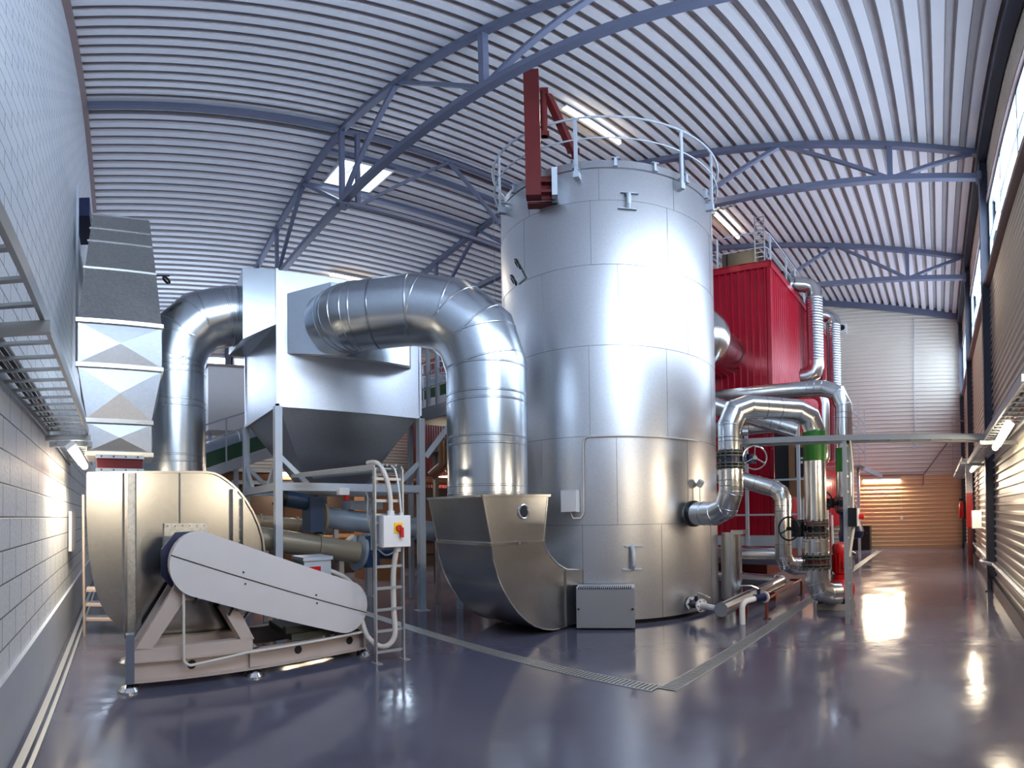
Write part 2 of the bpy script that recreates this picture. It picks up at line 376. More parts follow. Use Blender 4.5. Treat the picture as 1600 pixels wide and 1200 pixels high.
# clerestory windows
wn = 0
for side, X, s in (('r', XR, 1), ('l', XL, -1)):
    for y0, y1 in ((YN, 4.45), (4.45, 9.95), (9.95, 15.4), (15.4, YF)):
        wn += 1; ya, yb = y0+.12, y1-.12
        t = bpy.data.objects.new('window_%d' % wn, None); COL.objects.link(t); t.location = (X, (y0+y1)/2, SILL); t['kind'] = 'structure'; ROOTM[t.name] = Matrix.Translation(t.location)
        fr = MB(); xa, xb = X-.01*s, X+.05*s
        for a, b in (((xa, ya, SILL), (xb, yb, SILL+.07)), ((xa, ya, HEAD-.07), (xb, yb, HEAD)), ((xa, ya, 7.12), (xb, yb, 7.18))): fr.box(a, b)
        n = 3
        for k in range(n+1):
            yy = ya+(yb-ya)*k/n; fr.box((xa, yy-.035, SILL), (xb, yy+.035, HEAD))
        fr.build('frame', M_alum, t)
        MB().box((X+.03*s, ya, SILL+.05), (X+.04*s, yb, HEAD-.05)).build('pane', M_glass, t)
        MB().box((X-.12*s, y0, SILL-.12), (X+.1*s, y1, SILL)).build('sill', M_trim, t)
        MB().box((X-.06*s, y0, HEAD), (X+.1*s, y1, HEAD+.10)).build('lintel', M_trim, t)
        MB().box((X, y0-.12, SILL), (X+.12*s, y0+.12, HEAD)).box((X, y1-.12, SILL), (X+.12*s, y1+.12, HEAD)).build('reveal', M_trim, t)
t = bpy.data.objects.new('window_10', None); COL.objects.link(t); t.location = (XR, 1.9, 4.48); t['kind'] = 'structure'; ROOTM[t.name] = Matrix.Translation(t.location)  # unseen window band, added low on the right wall to brighten the block wall
fr = MB()
for a, b in (((XR-.02, .1, 4.48), (XR+.08, 3.7, 4.56)), ((XR-.02, .1, 5.66), (XR+.08, 3.7, 5.74)), ((XR-.02, .1, 4.48), (XR+.08, .18, 5.74)), ((XR-.02, 3.62, 4.48), (XR+.08, 3.7, 5.74)), ((XR-.01, 1.87, 4.48), (XR+.05, 1.93, 5.74)), ((XR-.01, .1, 5.08), (XR+.05, 3.7, 5.12))): fr.box(a, b)
fr.build('frame', M_alum, t); MB().box((XR+.03, .15, 4.52), (XR+.04, 3.65, 5.7)).build('pane', M_glass, t)
# skylight shaft
t = bpy.data.objects.new('window_9', None); COL.objects.link(t); t.location = (-11.1, 5.6, 11.2); t['kind'] = 'structure'; ROOTM[t.name] = Matrix.Translation(t.location)
fr = MB(); zz = 11.05
for a, b in (((SKX0-.04, SKY0-.04, zz), (SKX0, SKY1+.04, 11.8)), ((SKX1, SKY0-.04, zz), (SKX1+.04, SKY1+.04, 11.8)), ((SKX0, SKY0-.04, zz), (SKX1, SKY0, 11.8)), ((SKX0, SKY1, zz), (SKX1, SKY1+.04, 11.8))): fr.box(a, b)
fr.build('shaft', M_white, t)
MB().box((SKX0, SKY0, 11.66), (SKX1, SKY1, 11.68)).build('pane', M_glass, t)
MB().box((SKX0, 5.55, 11.6), (SKX1, 5.6, 11.66)).box((-11.15, SKY0, 11.6), (-11.1, SKY1, 11.66)).build('glazing_bar', M_alum, t)
# ------------------------------------------------------------------ roof trusses and beams
def tc(x): return roof_z(x)-.10
LOWZ = 8.85
def truss(Y, label):
    t = thing('roof_truss', label, 'truss', (-9.6, Y, LOWZ), 0, 'roof trusses across the hall')
    mb = MB(); xs = [.88 - 21.0*k/24 for k in range(25)]
    for a, b in zip(xs, xs[1:]): mb.bar((a, Y, tc(a)), (b, Y, tc(b)), .15, .15)
    mb.build('top_chord', M_truss, t)
    MB().bar((.88, Y, LOWZ), (XL+.15, Y, LOWZ), .15, .15).build('bottom_chord', M_truss, t)
    low = [-.8, -5.15, -9.6, -14.05, -18.4]; top = [.8, -2.95, -7.35, -11.85, -16.25, -20.0]
    for x in low: MB().bar((x, Y, LOWZ), (x, Y, tc(x)), .10, .10).build('post', M_truss, t)
    for a, b in [(low[i], top[i]) for i in range(5)] + [(low[i], top[i+1]) for i in range(5)]:
        MB().bar((a, Y, LOWZ), (b, Y, tc(b)), .09, .09).build('diagonal', M_truss, t)
    for x in (.86,): MB().box((x-.02, Y-.12, LOWZ-.12), (x+.06, Y+.12, LOWZ+.12)).build('end_plate', M_truss, t)
    MB().box((-9.75, Y-.14, LOWZ-.12), (-9.45, Y+.14, LOWZ-.07)).box((-9.72, Y-.11, LOWZ-.15), (-9.66, Y-.05, LOWZ-.07)).box((-9.54, Y+.05, LOWZ-.15), (-9.48, Y+.11, LOWZ-.07)).build('gusset_plate', M_truss, t)
    return t
truss(4.45, 'blue-grey steel roof truss nearest the camera, crossing above the fan and filter')
truss(9.9, 'blue-grey steel roof truss above the back of the big tank')
truss(15.4, 'blue-grey steel roof truss over the red boiler house, one before the far wall')
mbf = MB(); xs = [.95-20.9*k/24 for k in range(25)]
for a, b in zip(xs, xs[1:]): mbf.bar((a, 20.85, tc(a)), (b, 20.85, tc(b)), .16, .28)
tag(mbf.build('roof_beam', M_truss), 'blue-grey roof beam lying against the top of the far ribbed wall', 'beam')
def ridge(y0, y1, label):
    t = thing('ridge_truss', label, 'truss', (-9.6, y0, LOWZ)); X = -9.6
    MB().bar((X, y0, LOWZ), (X, y1, LOWZ), .10, .10).build('bottom_chord', M_truss, t)
    MB().bar((X, y0, tc(X)-.02), (X, y1, tc(X)-.02), .10, .10).build('top_chord', M_truss, t)
    for y in (y0+.28, y1-.28): MB().bar((X, y, LOWZ), (X, y, tc(X)), .09, .09).build('post', M_truss, t)
    ym = (y0+y1)/2
    for y in (y0+.3, y1-.3): MB().bar((X, y, LOWZ), (X, ym, tc(X)-.05), .08, .08).build('diagonal', M_truss, t)
ridge(4.53, 9.82, 'lengthwise lattice truss under the ridge beside the skylight')
ridge(9.98, 15.32, 'lengthwise lattice truss under the ridge behind the big tank')
tag(MB().bar((-9.6, YN+.1, tc(-9.6)), (-9.6, 4.37, tc(-9.6)), .15, .13).build('ridge_purlin', M_truss), 'blue-grey ridge beam running from the block wall to the nearest truss', 'beam')
tag(MB().bar((-10.42, 4.53, tc(-10.42)), (-10.42, 9.82, tc(-10.42)), .14, .12).build('roof_purlin', M_truss), 'blue-grey roof beam along the upper edge of the skylight', 'beam')
tag(MB().bar((-11.87, 4.53, tc(-11.87)), (-11.87, 9.82, tc(-11.87)), .14, .12).build('roof_purlin', M_truss), 'blue-grey roof beam along the lower edge of the skylight', 'beam')
tag(MB().bar((.93, YN+.05, 9.62), (.93, YF-.3, 9.30), .16, .28).build('eaves_beam', M_col), 'dark steel eaves beam along the top of the right wall', 'beam')
def column(Y, label, h=9.55, X=.88, s=1):
    t = thing('steel_column', label, 'column', (X+.08*s, Y, 0), 0, 'steel wall columns')
    mb = MB().box((X, Y-.11, 0), (X+.016*s, Y+.11, h)).box((X+.16*s, Y-.11, 0), (X+.176*s, Y+.11, h)).box((X, Y-.006, 0), (X+.17*s, Y+.006, h))
    mb.build('shaft', M_col, t)
    MB().box((X-.05*s, Y-.17, 0), (X+.17*s, Y+.17, .02)).build('base_plate', M_col, t)
    return t
column(4.45, 'dark grey steel column on the right wall, the one nearest the camera')
column(9.95, 'dark grey steel column right of the cross cable tray, with the cable tray passing it')
column(15.6, 'dark grey steel column on the right wall behind the red warning post')
column(20.7, 'dark grey steel column in the far right corner of the hall')
column(4.3, 'grey steel column on the distant side wall, seen between round duct and filter', 9.5, XL+.3, -1)
column(9.9, 'grey steel column on the distant side wall behind the inclined conveyor', 9.5, XL+.3, -1)
column(15.4, 'grey steel column on the distant side wall behind the back boiler', 9.5, XL+.3, -1)

# ------------------------------------------------------------------ fluorescent lamps
def batten(p, q, label, watts, group=None, wall=(0,0,1), house=.05, r=.045, aim=None, diff=True):
    p, q = Vector(p), Vector(q); c = (p+q)/2; n = Vector(wall)
    t = thing('fluorescent_lamp', label, 'lamp', tuple(c+n*.09), 0, group)
    MB().bar(p+n*.07, q+n*.07, .11, .05, up=n).build('housing', M_white, t)
    MB().tube([p, q], r, 12).build('tube_diffuser', M_tube, t)
    d = (q-p); L = d.length; z = -n if aim is None else Vector(aim).normalized(); x = d.normalized(); y = z.cross(x) * -1
    zz = -z; yy = zz.cross(x)
    o = lamp('tube_light', c + z*.06, (0, 0, 0), L, .08, watts)
    o.matrix_world = Matrix.Translation(c+z*.06) @ Matrix((x, yy, zz)).transposed().to_4x4()
    return t
batten((-5.05, -.42, 2.25), (-6.6, -.42, 2.25), 'lit fluorescent lamp on the block wall under the cable tray', 90, wall=(0,-.6,.8), aim=(0,.5,-.85))
batten((.78, 5.75, 2.52), (.78, 7.15, 2.42), 'lit fluorescent lamp under the right wall cable tray, nearest the camera', 60, wall=(.6,0,.8), aim=(-.5,0,-.85))
batten((.78, 2.2, 2.52), (.78, 3.7, 2.52), 'assumed fluorescent lamp under the right wall tray, added beside the camera for warm light', 50, wall=(.6,0,.8), aim=(-.8,0,-.6))  # out of frame; added to throw warm light on tank and fan
batten((.8, 11.4, 2.5), (.8, 12.8, 2.5), 'lit fluorescent lamp behind the second column of the right wall', 90, wall=(.6,0,.8), aim=(-.5,0,-.85))
batten((-3.05, 20.85, 2.72), (-1.55, 20.85, 2.72), 'lit fluorescent lamp on the far ribbed wall', 190, wall=(0,.6,.8), aim=(0,-.8,-.6))
batten((-6.0, 7.07, roof_z(-6)-.16), (-6.0, 8.78, roof_z(-6)-.16), 'lit fluorescent lamp on the roof above the big tank', 60)
batten((-5.75, 12.9, roof_z(-5.7)-.16), (-5.75, 14.6, roof_z(-5.7)-.16), 'lit fluorescent lamp on the roof just right of the big tank', 60)
batten((-15.9, 6.9, roof_z(-15.9)-.16), (-15.95, 8.4, roof_z(-15.9)-.16), 'lit fluorescent lamp on the roof above the filter casing', 70)
batten((-15.9, 11.88, 3.1), (-17.3, 11.88, 3.1), 'lit fluorescent lamp in front of the red wall behind the filter', 90, wall=(0,1,0), aim=(0,-.7,-.7))
hl = batten((-9.4, 9.5, 3.2), (-10.9, 9.5, 3.2), 'assumed unseen lamp hanging on thin rods behind the big tank, added for warm fill', 110)  # hidden from view; added as warm fill for the back area
for x in (-9.6, -10.7): MB().tube([(x, 9.5, 3.29), (x, 9.5, roof_z(x)+.02)], .008, 6).build('hanging_rod', M_tray, hl)
hl = batten((-13.3, 4.2, 2.75), (-13.3, 5.7, 2.75), 'assumed unseen fluorescent lamp under the inclined conveyor, added for warm fill', 110)  # another hidden lamp, assumed so the back area gets warm fill
for y in (4.4, 5.5): MB().tube([(-13.3, y, 2.8), (-13.3, y, 3.2+(y-2.27)*.355)], .008, 6).build('hanging_rod', M_tray, hl)
# ------------------------------------------------------------------ floor drains
def drain(name, p, q, label):
    p, q = Vector(p), Vector(q); t = thing(name, label, 'drain', tuple(p)); d = (q-p).normalized(); s = Vector((-d.y, d.x, 0)); w = .085
    for k in (-1, 1): MB().bar(p+s*w*k+Vector((0,0,.004)), q+s*w*k+Vector((0,0,.004)), .014, .008).build('edge_rail', M_tray, t)
    MB().bar(p+Vector((0,0,.0015)), q+Vector((0,0,.0015)), 2*w, .003).build('channel', M_dark, t)
    mb = MB(); L = (q-p).length; n = int(min(L, 16)/.045)
    for k in range(n):
        c = p+d*(k+.5)*.045+Vector((0,0,.004)); mb.bar(c-s*w, c+s*w, .024, .006)
    g = mb.build('grating', M_tray, t)
drain('floor_drain', (-2.28, 3.92, 0), (-2.34, 20.4, 0), 'long steel floor drain running away from the corner past the red pump')
drain('floor_drain', (-2.37, 3.91, 0), (-12.5, 3.86, 0), 'steel slotted floor drain curving left from the corner, in front of the scoop duct')
# cable trunking and hoses lying along the block wall
tag(MB().bar((-1.2, YN+.10, .02), (-11, YN+.10, .02), .05, .035).bar((-1.2, YN+.16, .015), (-11, YN+.18, .015), .03, .03).build('floor_conduit', M_tray), 'pair of grey conduits lying on the floor along the block wall', 'conduit')

# ------------------------------------------------------------------ big tank
TC = Vector((-5.44, 7.49, 0)); TR = 1.87
def az(x): return (x-800)/F   # only used for building angles below
def onT(a, r=TR, z=0): return Vector((TC.x+r*math.cos(a), TC.y+r*math.sin(a), z))
A0 = math.atan2(-TC.y, -TC.x)      # towards the viewer's side
tank = thing('storage_tank', 'huge upright cylindrical tank with dimpled silver cladding and a railed top', 'tank', tuple(TC))
MB().lathe([(TR, .07), (TR, 7.33)], TC, 128).build('cladding', M_tank, tank)
MB().lathe([(TR-.07, 0), (TR-.07, .08)], TC, 96).build('skirt', M_dark, tank)
MB().lathe([(TR-.06, 7.30), (TR-.06, 7.36), (TR+.0, 7.37), (TR+.0, 7.53), (TR-.06, 7.55), (TR-.4, 7.6), (0.02, 7.8)], TC, 96).build('lid', M_tank, tank)
for z in (1.44, 2.71, 4.07, 5.42, 6.65): MB().ring((TC.x, TC.y, z), (0,0,1), TR+.001, .0035, 96, 6).build('horizontal_seam', M_seam, tank)
for i, (z0, z1, off) in enumerate(((.07, 1.44, -.22), (1.44, 2.71, .05), (2.71, 4.07, -.15), (4.07, 5.42, .08), (5.42, 6.65, -.12), (6.65, 7.33, -.05))):
    for k in (-2, -1, 0, 1, 2):
        a = A0+off+k*.62; p = onT(a, TR+.001, z0); q = onT(a, TR+.001, z1)
        MB().tube([p, q], .0028, 6).build('vertical_seam', M_seam, tank)
for k in range(20):
    a = A0+.08+k*2*PI/20; mb = MB()
    M = Matrix.Translation(onT(a, TR-.01, 7.46)) @ Matrix.Rotation(a, 4, 'Z')
    mb.box((-.05,-.02,-.09), (.05,.02,.10), M).box((-.09,-.055,.09), (.06,.055,.105), M).box((-.02,-.03,-.10), (.07,.03,-.07), M)
    mb.build('lid_clamp', M_frame, tank)
def hook(a, z, s=1):
    mb = MB(); M = Matrix.Translation(onT(a, TR, z)) @ Matrix.Rotation(a, 4, 'Z')
    mb.box((-.01,-.10,.155), (.05,.16,.175), M).box((-.01,-.14,-.175), (.05,.13,-.155), M)
    mb.tube([M @ Vector(p) for p in ((.02,0,.16), (.10,.0,.09), (.12,.0,0), (.10,0,-.09), (.02,0,-.16))], .035, 10)
    mb.build('lifting_lug', M_frame, tank)
hook(A0+.155, .97); hook(A0+.165, 6.63)
# instrument on the lower shell
MB().tube([onT(A0+.78, TR+.04, 2.0), onT(A0+.78, TR+.10, 2.08)], .05, 12).build('sensor_head', M_plastic, tank)
MB().tube([onT(A0+.78, TR+.06, 2.0), onT(A0+.78, TR+.06, 1.72)], .008, 8).build('sensor_stem', M_chrome, tank)
# top railing
rail = thing('guard_rail', 'pale steel ring railing around the top of the big tank', 'railing', (TC.x, TC.y, 7.3))
RR = 1.99
MB().ring((TC.x, TC.y, 8.50), (0,0,1), RR, .024, 96, 10).build('top_rail', M_frame, rail)
MB().ring((TC.x, TC.y, 7.98), (0,0,1), RR-.02, .016, 96, 8).build('middle_rail', M_frame, rail)
def azto(x): return PI/2 - ((x-800)/F) + .8171
for px in (788, 909, 1075, 1121):
    th = PI/2+.8171-(px-800)/F; d = Vector((math.cos(th), math.sin(th), 0)); b = d.dot(TC); disc = b*b-TC.length_squared+(RR-.02)**2
    p = d*(b-math.sqrt(max(0, disc))); a = math.atan2(p.y-TC.y, p.x-TC.x)
    M = Matrix.Translation(onT(a, 0)) @ Matrix.Rotation(a, 4, 'Z')
    po = MB(); M2 = Matrix.Translation((TC.x, TC.y, 0)) @ Matrix.Rotation(a, 4, 'Z')
    po.box((RR-.03,-.025,7.12), (RR,.025,8.50), M2); po.build('post', M_frame, rail)
    MB().box((TR-.02,-.04,7.10), (RR+.01,.04,7.24), M2).box((TR-.3,-.02,7.34), (RR,.02,7.37), M2).build('bracket', M_frame, rail)
for k in range(5):
    a = A0+PI-1.1+k*.55; M2 = Matrix.Translation((TC.x, TC.y, 0)) @ Matrix.Rotation(a, 4, 'Z')
    MB().box((RR-.03,-.025,7.3), (RR,.025,8.50), M2).box((TR-.3,-.03,7.3), (RR,.03,7.36), M2).build('post', M_frame, rail)
# red davit crane
dv = thing('davit_crane', 'dark red steel crane post with folded arm on the tank top', 'crane', (-5.16, 5.36, 6.7))
M = Matrix.Translation((-5.16, 5.36, 0)) @ Matrix.Rotation(A0+PI/2+.1, 4, 'Z')
MB().box((-.11,-.10,6.75), (.11,.10,10.0), M).build('post', M_oxide, dv, bevel=.01)
MB().box((.11,-.13,6.78), (.30,.13,6.83), M).box((.11,-.13,7.0), (.30,.13,7.03), M).box((.11,-.02,6.7), (.30,.02,7.2), M).box((-.1,.1,6.70), (.34,.28,6.74), M).build('gusset', M_oxide, dv)
MB().box((.26,-.16,6.70), (.34,.30,7.3), M).build('mounting_plate', M_frame, dv)
MB().tube([M @ Vector(p) for p in ((.17, 0, 9.45), (.17, 0, 8.15))], .05, 12).box((.12,-.06,9.35), (.24,.06,9.45), M).box((.12,-.06,8.15), (.24,.06,8.25), M).build('hinge', M_oxide, dv)
MB().bar(M @ Vector((.22, 0, 9.3)), M @ Vector((.58, .25, 7.95)), .10, .12).build('arm', M_oxide, dv)
MB().tube([M @ Vector((.50, .25, 8.0)), M @ Vector((.68, .25, 8.0))], .06, 12).bar(M @ Vector((.59, .25, 8.0)), M @ Vector((.61, .25, 7.55)), .05, .05).build('hook_block', M_oxide, dv)
# control cabinet at the foot
cb = thing('floor_cabinet', 'low grey steel cabinet with vent slots at the foot of the big tank', 'cabinet', (-4.16, 5.62, 0))
pA, pB = Vector((-4.55, 5.44, 0)), Vector((-3.89, 5.87, 0)); ux = (pB-pA).normalized(); uy = Vector((-ux.y, ux.x, 0))
M = Matrix((ux, uy, Vector((0,0,1)))).transposed().to_4x4(); M.translation = pA; WW = (pB-pA).length
MB().box((0, 0, .03), (WW, .30, .60), M).build('body', M_frame, cb, bevel=.006)
MB().box((.0, -.012, .04), (WW, 0, .585), M).build('door', mat('cabinet_grey', S(150, 152, 158), .4, .3, .05), cb)
mb = MB()
for k in range(26): mb.box((.03+k*(WW-.06)/26, -.014, .572), (.03+k*(WW-.06)/26+.012, .16, .602), M)
mb.build('vent_slots', M_hole, cb)
for xx in (.03, WW-.03): MB().tube([M @ Vector((xx, -.012, .30)), M @ Vector((xx, -.03, .30))], .014, 10).build('lock', M_dark, cb)
# junction box on the tank
jb = thing('junction_box', 'small white junction box with conduit on the big tank', 'box', tuple(onT(A0-.27, TR+.05, 1.75)))
M = Matrix.Translation(onT(A0-.30, TR, 1.78)) @ Matrix.Rotation(A0-.30, 4, 'Z')
MB().box((.01,-.12,-.15), (.13,.12,.16), M).build('case', M_plastic, jb, bevel=.01)
MB().box((.13,-.115,-.145), (.142,.115,.155), M).build('cover', M_white, jb)
cpath = [onT(A0-.30, TR+.07, 1.62), onT(A0-.28, TR+.07, 1.54), onT(A0-.23, TR+.04, 1.54), onT(A0-.205, TR+.02, 1.62), onT(A0-.205, TR+.02, 2.60), onT(A0-.19, TR+.02, 2.68)] + [onT(A0-.16+k*.08, TR+.02, 2.70) for k in range(0, 13)]
MB().tube(cpath, .012, 8).build('conduit', M_pvc, jb)

# ------------------------------------------------------------------ filter casing
fx0, fx1, fy0, fy1 = -9.25, -7.33, 2.32, 4.80
flt = thing('filter_casing', 'large boxy silver filter hopper on a pale steel stand', 'filter', (-8.29, 3.56, 0))
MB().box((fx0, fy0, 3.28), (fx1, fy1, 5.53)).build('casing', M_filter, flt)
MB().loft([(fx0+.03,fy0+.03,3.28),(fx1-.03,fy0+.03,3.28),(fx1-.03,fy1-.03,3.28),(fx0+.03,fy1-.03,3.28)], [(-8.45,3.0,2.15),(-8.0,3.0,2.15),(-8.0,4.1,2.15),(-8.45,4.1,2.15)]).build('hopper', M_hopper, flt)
mb = MB()
for x, y in ((fx1, fy0), (fx1, fy1), (fx0, fy0), (fx0, fy1)): mb.box((x-.02, y-.02, 3.28), (x+.02, y+.02, 5.55))
mb.box((fx0-.03, fy0-.03, 3.24), (fx1+.03, fy0+.02, 3.29)).box((fx1-.02, fy0-.03, 3.24), (fx1+.03, fy1+.03, 3.29)).box((fx0-.03, fy1-.02, 3.24), (fx1+.03, fy1+.03, 3.29)).build('corner_trim', M_filter, flt)
legs = [(fx1, fy0), (fx1, fy1), (fx0, fy0), (fx0, fy1)]
for x, y in legs: MB().box((x-.055, y-.055, 0), (x+.055, y+.055, 3.25)).box((x-.10, y-.10, 0), (x+.10, y+.10, .012)).build('leg', M_frame, flt)
for (x, y), (x2, y2) in ((legs[0], legs[1]), (legs[2], legs[3]), (legs[0], legs[2]), (legs[1], legs[3])):
    MB().bar((x, y, 2.05), (x2, y2, 2.05), .09, .12).build('crossbeam', M_frame, flt)
    d = (Vector((x2, y2, 0))-Vector((x, y, 0))).normalized()
    for P, s in ((Vector((x, y, 0)), 1), (Vector((x2, y2, 0)), -1)):
        MB().bar(P+Vector((0,0,2.52)), P+d*s*.46+Vector((0,0,2.10)), .06, .07).build('knee_brace', M_frame, flt)
# outlet hood on the right face
hp = [(-7.33,2.48,4.24),(-7.33,2.48,5.10),(-6.98,3.02,5.28),(-6.98,3.02,4.02)]
ho = MB()
base = [(-7.32,2.48,4.10),(-7.32,4.62,4.10),(-7.32,4.62,5.20),(-7.32,2.48,5.12)]
frnt = [(-6.93,3.02,4.02),(-6.93,4.35,4.02),(-6.93,4.35,5.22),(-6.93,3.02,5.24)]
ho.loft(base, frnt).build('outlet_hood', M_duct, flt)
# inlet hood on the left face
ih = MB(); ih.loft([(-9.0,1.95,4.55),(-7.33,1.80,4.28),(-7.33,1.80,5.50),(-9.0,1.95,5.5)], [(-9.15,2.32,4.58),(-7.33,2.32,4.58),(-7.33,2.32,5.55),(-9.15,2.32,5.55)]).build('inlet_hood', M_duct, flt)
# ------------------------------------------------------------------ round duct from filter to scoop
R1 = .535
u1 = thing('round_duct', 'fat round silver duct bending from the filter down into the scoop', 'duct', (-5.26, 4.5, 1.8))
pa = fillet([(-7.0, 3.12, 4.55), (-6.62, 3.18, 4.55), (-5.26, 4.5, 4.55), (-5.26, 4.5, 1.80)], [0, .35, .95, 0], 3)
MB().tube(pa, R1, 56).build('pipe', M_duct, u1)
n = len(pa)
bands(u1, pa, [i for i in range(1, n-1)], R1, pair=.035)
bands(u1, pa, [(n-2, .26), (n-2, .58), (n-2, .93)], R1, pair=.05)
bands(u1, pa, [(4, .35)], R1, pair=0)
mb = MB(); ins = Vector((-4.86, 4.68, 4.98))
for k in (-1, 1): mb.ring(ins+Vector((0,0,.13*k))+Vector((.02,.02,0))*k, (.7,.7,.5), .07, .02, 16, 6)
mb.tube([ins+Vector((.03,.03,-.2)), ins+Vector((.1,.1,-.1)), ins+Vector((.02,.02,.18))], .014, 8).build('hatch_clip', M_dark, u1)
# scoop
sc = thing('scoop_duct', 'curved box-shaped steel scoop duct with a sight hole, feeding the tank bottom', 'duct', (-5.26, 4.6, 0))
def scoop_prof():
    outer = [(3.94,1.82),(4.07,1.25),(4.10,1.05),(4.16,.86),(4.25,.68),(4.36,.52),(4.48,.38),(4.62,.26),(4.78,.15),(4.95,.08),(5.12,.04),(5.25,.03)]
    inner = [(5.40,.03),(5.90,.03),(5.90,.80),(5.69,.81),(5.42,.84),(5.25,.92),(5.12,1.02),(5.03,1.12),(4.97,1.25),(5.06,1.85)]
    return outer+inner
pr = scoop_prof(); xa, xb = -4.70, -5.82
side_o = MB()
P1 = [(xa, y, z) for y, z in pr]; P2 = [(xb, y, z) for y, z in pr]
side_o.loft(P1, P2).build('body', M_sheet, sc)
for X in (xa, xb):
    for q in (pr[:12], pr[15:]): MB().tube([(X, *a) for a in q], .011, 6).build('edge_fold', M_sheet, sc)
mb = MB()
mb.bar((xa+.02, 4.05, 1.25), (xa+.02, 4.99, 1.25), .03, .03).bar((xb, 4.05, 1.25), (xa+.02, 4.05, 1.25), .03, .03)
mb.box((xa+.0, 4.5, 1.22), (xa+.05, 4.54, 1.28)).build('flange', M_chrome, sc)
MB().bar((xa+.02, 3.92, 1.83), (xa+.02, 5.08, 1.85), .03, .03).bar((xb, 3.92, 1.83), (xa, 3.92, 1.83), .03, .03).bar((xb, 5.08, 1.85), (xa, 5.08, 1.85), .03, .03).build('rim', M_sheet, sc)
MB().tube([(xa-.01, 4.60, 1.64), (xa+.012, 4.60, 1.64)], [.085, .085], 28).build('sight_hole_disc', M_hole, sc)  # black disc puts the hole's inner shade into colour; wall is uncut
MB().ring((xa+.012, 4.60, 1.64), (1,0,0), .085, .012, 32, 8).build('hole_rim', M_chrome, sc)
MB().bar((xa+.01, 5.40, .04), (xa+.01, 5.40, .83), .02, .03).build('side_seam', M_sheet, sc)

# ------------------------------------------------------------------ fan (local axes: x along the base, y away from the viewer)
ORG = (-4.62, .05, 0); RZ = math.atan2(.971, -.239)
fan = thing('centrifugal_fan', 'large silver fan housing with curved casing on a warm grey steel base', 'fan', ORG, RZ)
SHEAR = .5
hpz = [(-.23,2.03),(.33,2.05),(1.0,2.07),(1.10,2.06),(1.18,2.03),(1.28,1.97),(1.37,1.90),(1.47,1.79),(1.56,1.66),(1.63,1.52),(1.68,1.38),(1.70,1.22),(1.70,1.05),(1.67,.88),(1.61,.72),(1.52,.57),(1.40,.44),(1.34,.38),(.30,.38),(.18,.44),(.07,.54),(-.02,.64),(-.09,.76),(-.14,.90),(-.18,1.08),(-.21,1.28),(-.23,1.65)]
LM().prism([(x, .50, z) for x, z in hpz], (0, .68, 0)).build('housing', M_sheet, fan, sharp=25)
mb = LM()
for a, b in zip(hpz, hpz[1:]+hpz[:1]): mb.bar((a[0], .495, a[1]), (b[0], .495, b[1]), .02, .03, up=(0,1,0))
mb.build('rim_flange', M_sheet, fan)
for x0, x1, z0, z1 in ((.14, .17, .40, 2.04), (.26, .31, .40, 2.04), (1.31, 1.36, .6, 1.90), (1.43, 1.45, .6, 1.80)):
    LM().box((x0, .45, z0), (x1, .50, z1)).build('stiffener', M_sheet, fan)
LM().box((.17, .475, .40), (.26, .50, 2.04)).build('cover_strip', M_sheet2, fan)
LM().box((.715, .488, 1.54), (.727, .50, 2.06)).build('panel_seam', M_seam, fan)
LM().box((.55, .475, .95), (1.02, .50, 1.54)).build('inlet_plate', M_sheet2, fan)
for k in range(6): LM().tube([(.585+k*.08, .465, 1.515), (.585+k*.08, .478, 1.515)], .009, 6).build('bolt_head', M_chrome, fan)
for k in range(14): LM().tube([(.29, .452, .5+k*.115), (.29, .465, .5+k*.115)], .008, 6).build('bolt_head', M_chrome, fan)
for k in range(9): LM().tube([(1.40, .488, .75+k*.12), (1.40, .50, .75+k*.12)], .008, 6).build('bolt_head', M_chrome, fan)
LM().box((.35, 1.1, .25), (1.6, 3.9, 1.7)).build('inlet_box', M_sheet2, fan)
# base frame
SHEAR = 0
for y in (0, .95):
    LM().box((.07, y+.03, .08), (2.72, y+.045, .29)).box((.07, y-.03, .08), (2.72, y+.04, .095)).box((.07, y-.03, .275), (2.72, y+.04, .29)).build('base_beam', M_base, fan)
for a0, b0 in (((.06, -.03, .08), (.075, 1.0, .29)), ((2.68, -.02, .08), (2.70, 1.0, .29)), ((1.25, .0, .1), (1.35, 1.0, .29))): LM().box(a0, b0).build('end_channel', M_base, fan)
LM().box((.02, -.04, .08), (.10, .05, .55)).build('corner_upright', mat('blue_grey_upright', S(104, 112, 130), .4, .2, .06), fan)
for x in (.65, 1.82, 2.5): LM().tube([(x, .024, .20), (x, .034, .20)], .045, 24).build('lightening_hole_disc', M_hole, fan)  # black discs painted for the dark of holes; the web is solid
for y in (0, .95):
    for x in (.06, 1.30, 2.70):
        LM().lathe([(.115, 0), (.115, .015), (.085, .05), (.04, .065), (.02, .085)], (x, y+.02, 0), 28).build('levelling_foot', M_chrome, fan)
ped = MB(); ped.local = True
for y in (.04, .40):
    ped2 = LM(); ped2.box((.08, y-.04, .29), (1.28, y+.04, .405))
    ped2.prism([(.10, y-.04, .39), (.26, y-.04, .39), (.58, y-.04, .84), (.58, y-.04, .98), (.48, y-.04, .97)], (0, .08, 0))
    ped2.prism([(.48, y-.035, .97), (.55, y-.035, .83), (.86, y-.035, .83), (1.06, y-.035, .66), (1.14, y-.035, .70), (.88, y-.035, .97)], (0, .07, 0))
    ped2.prism([(1.04, y-.04, .72), (1.15, y-.04, .68), (1.30, y-.04, .39), (1.16, y-.04, .39), (1.00, y-.04, .66)], (0, .08, 0))
    ped2.build('pedestal_frame', M_base, fan)
LM().box((.48, .0, .95), (.90, .46, .985)).build('pedestal_top', M_base, fan)
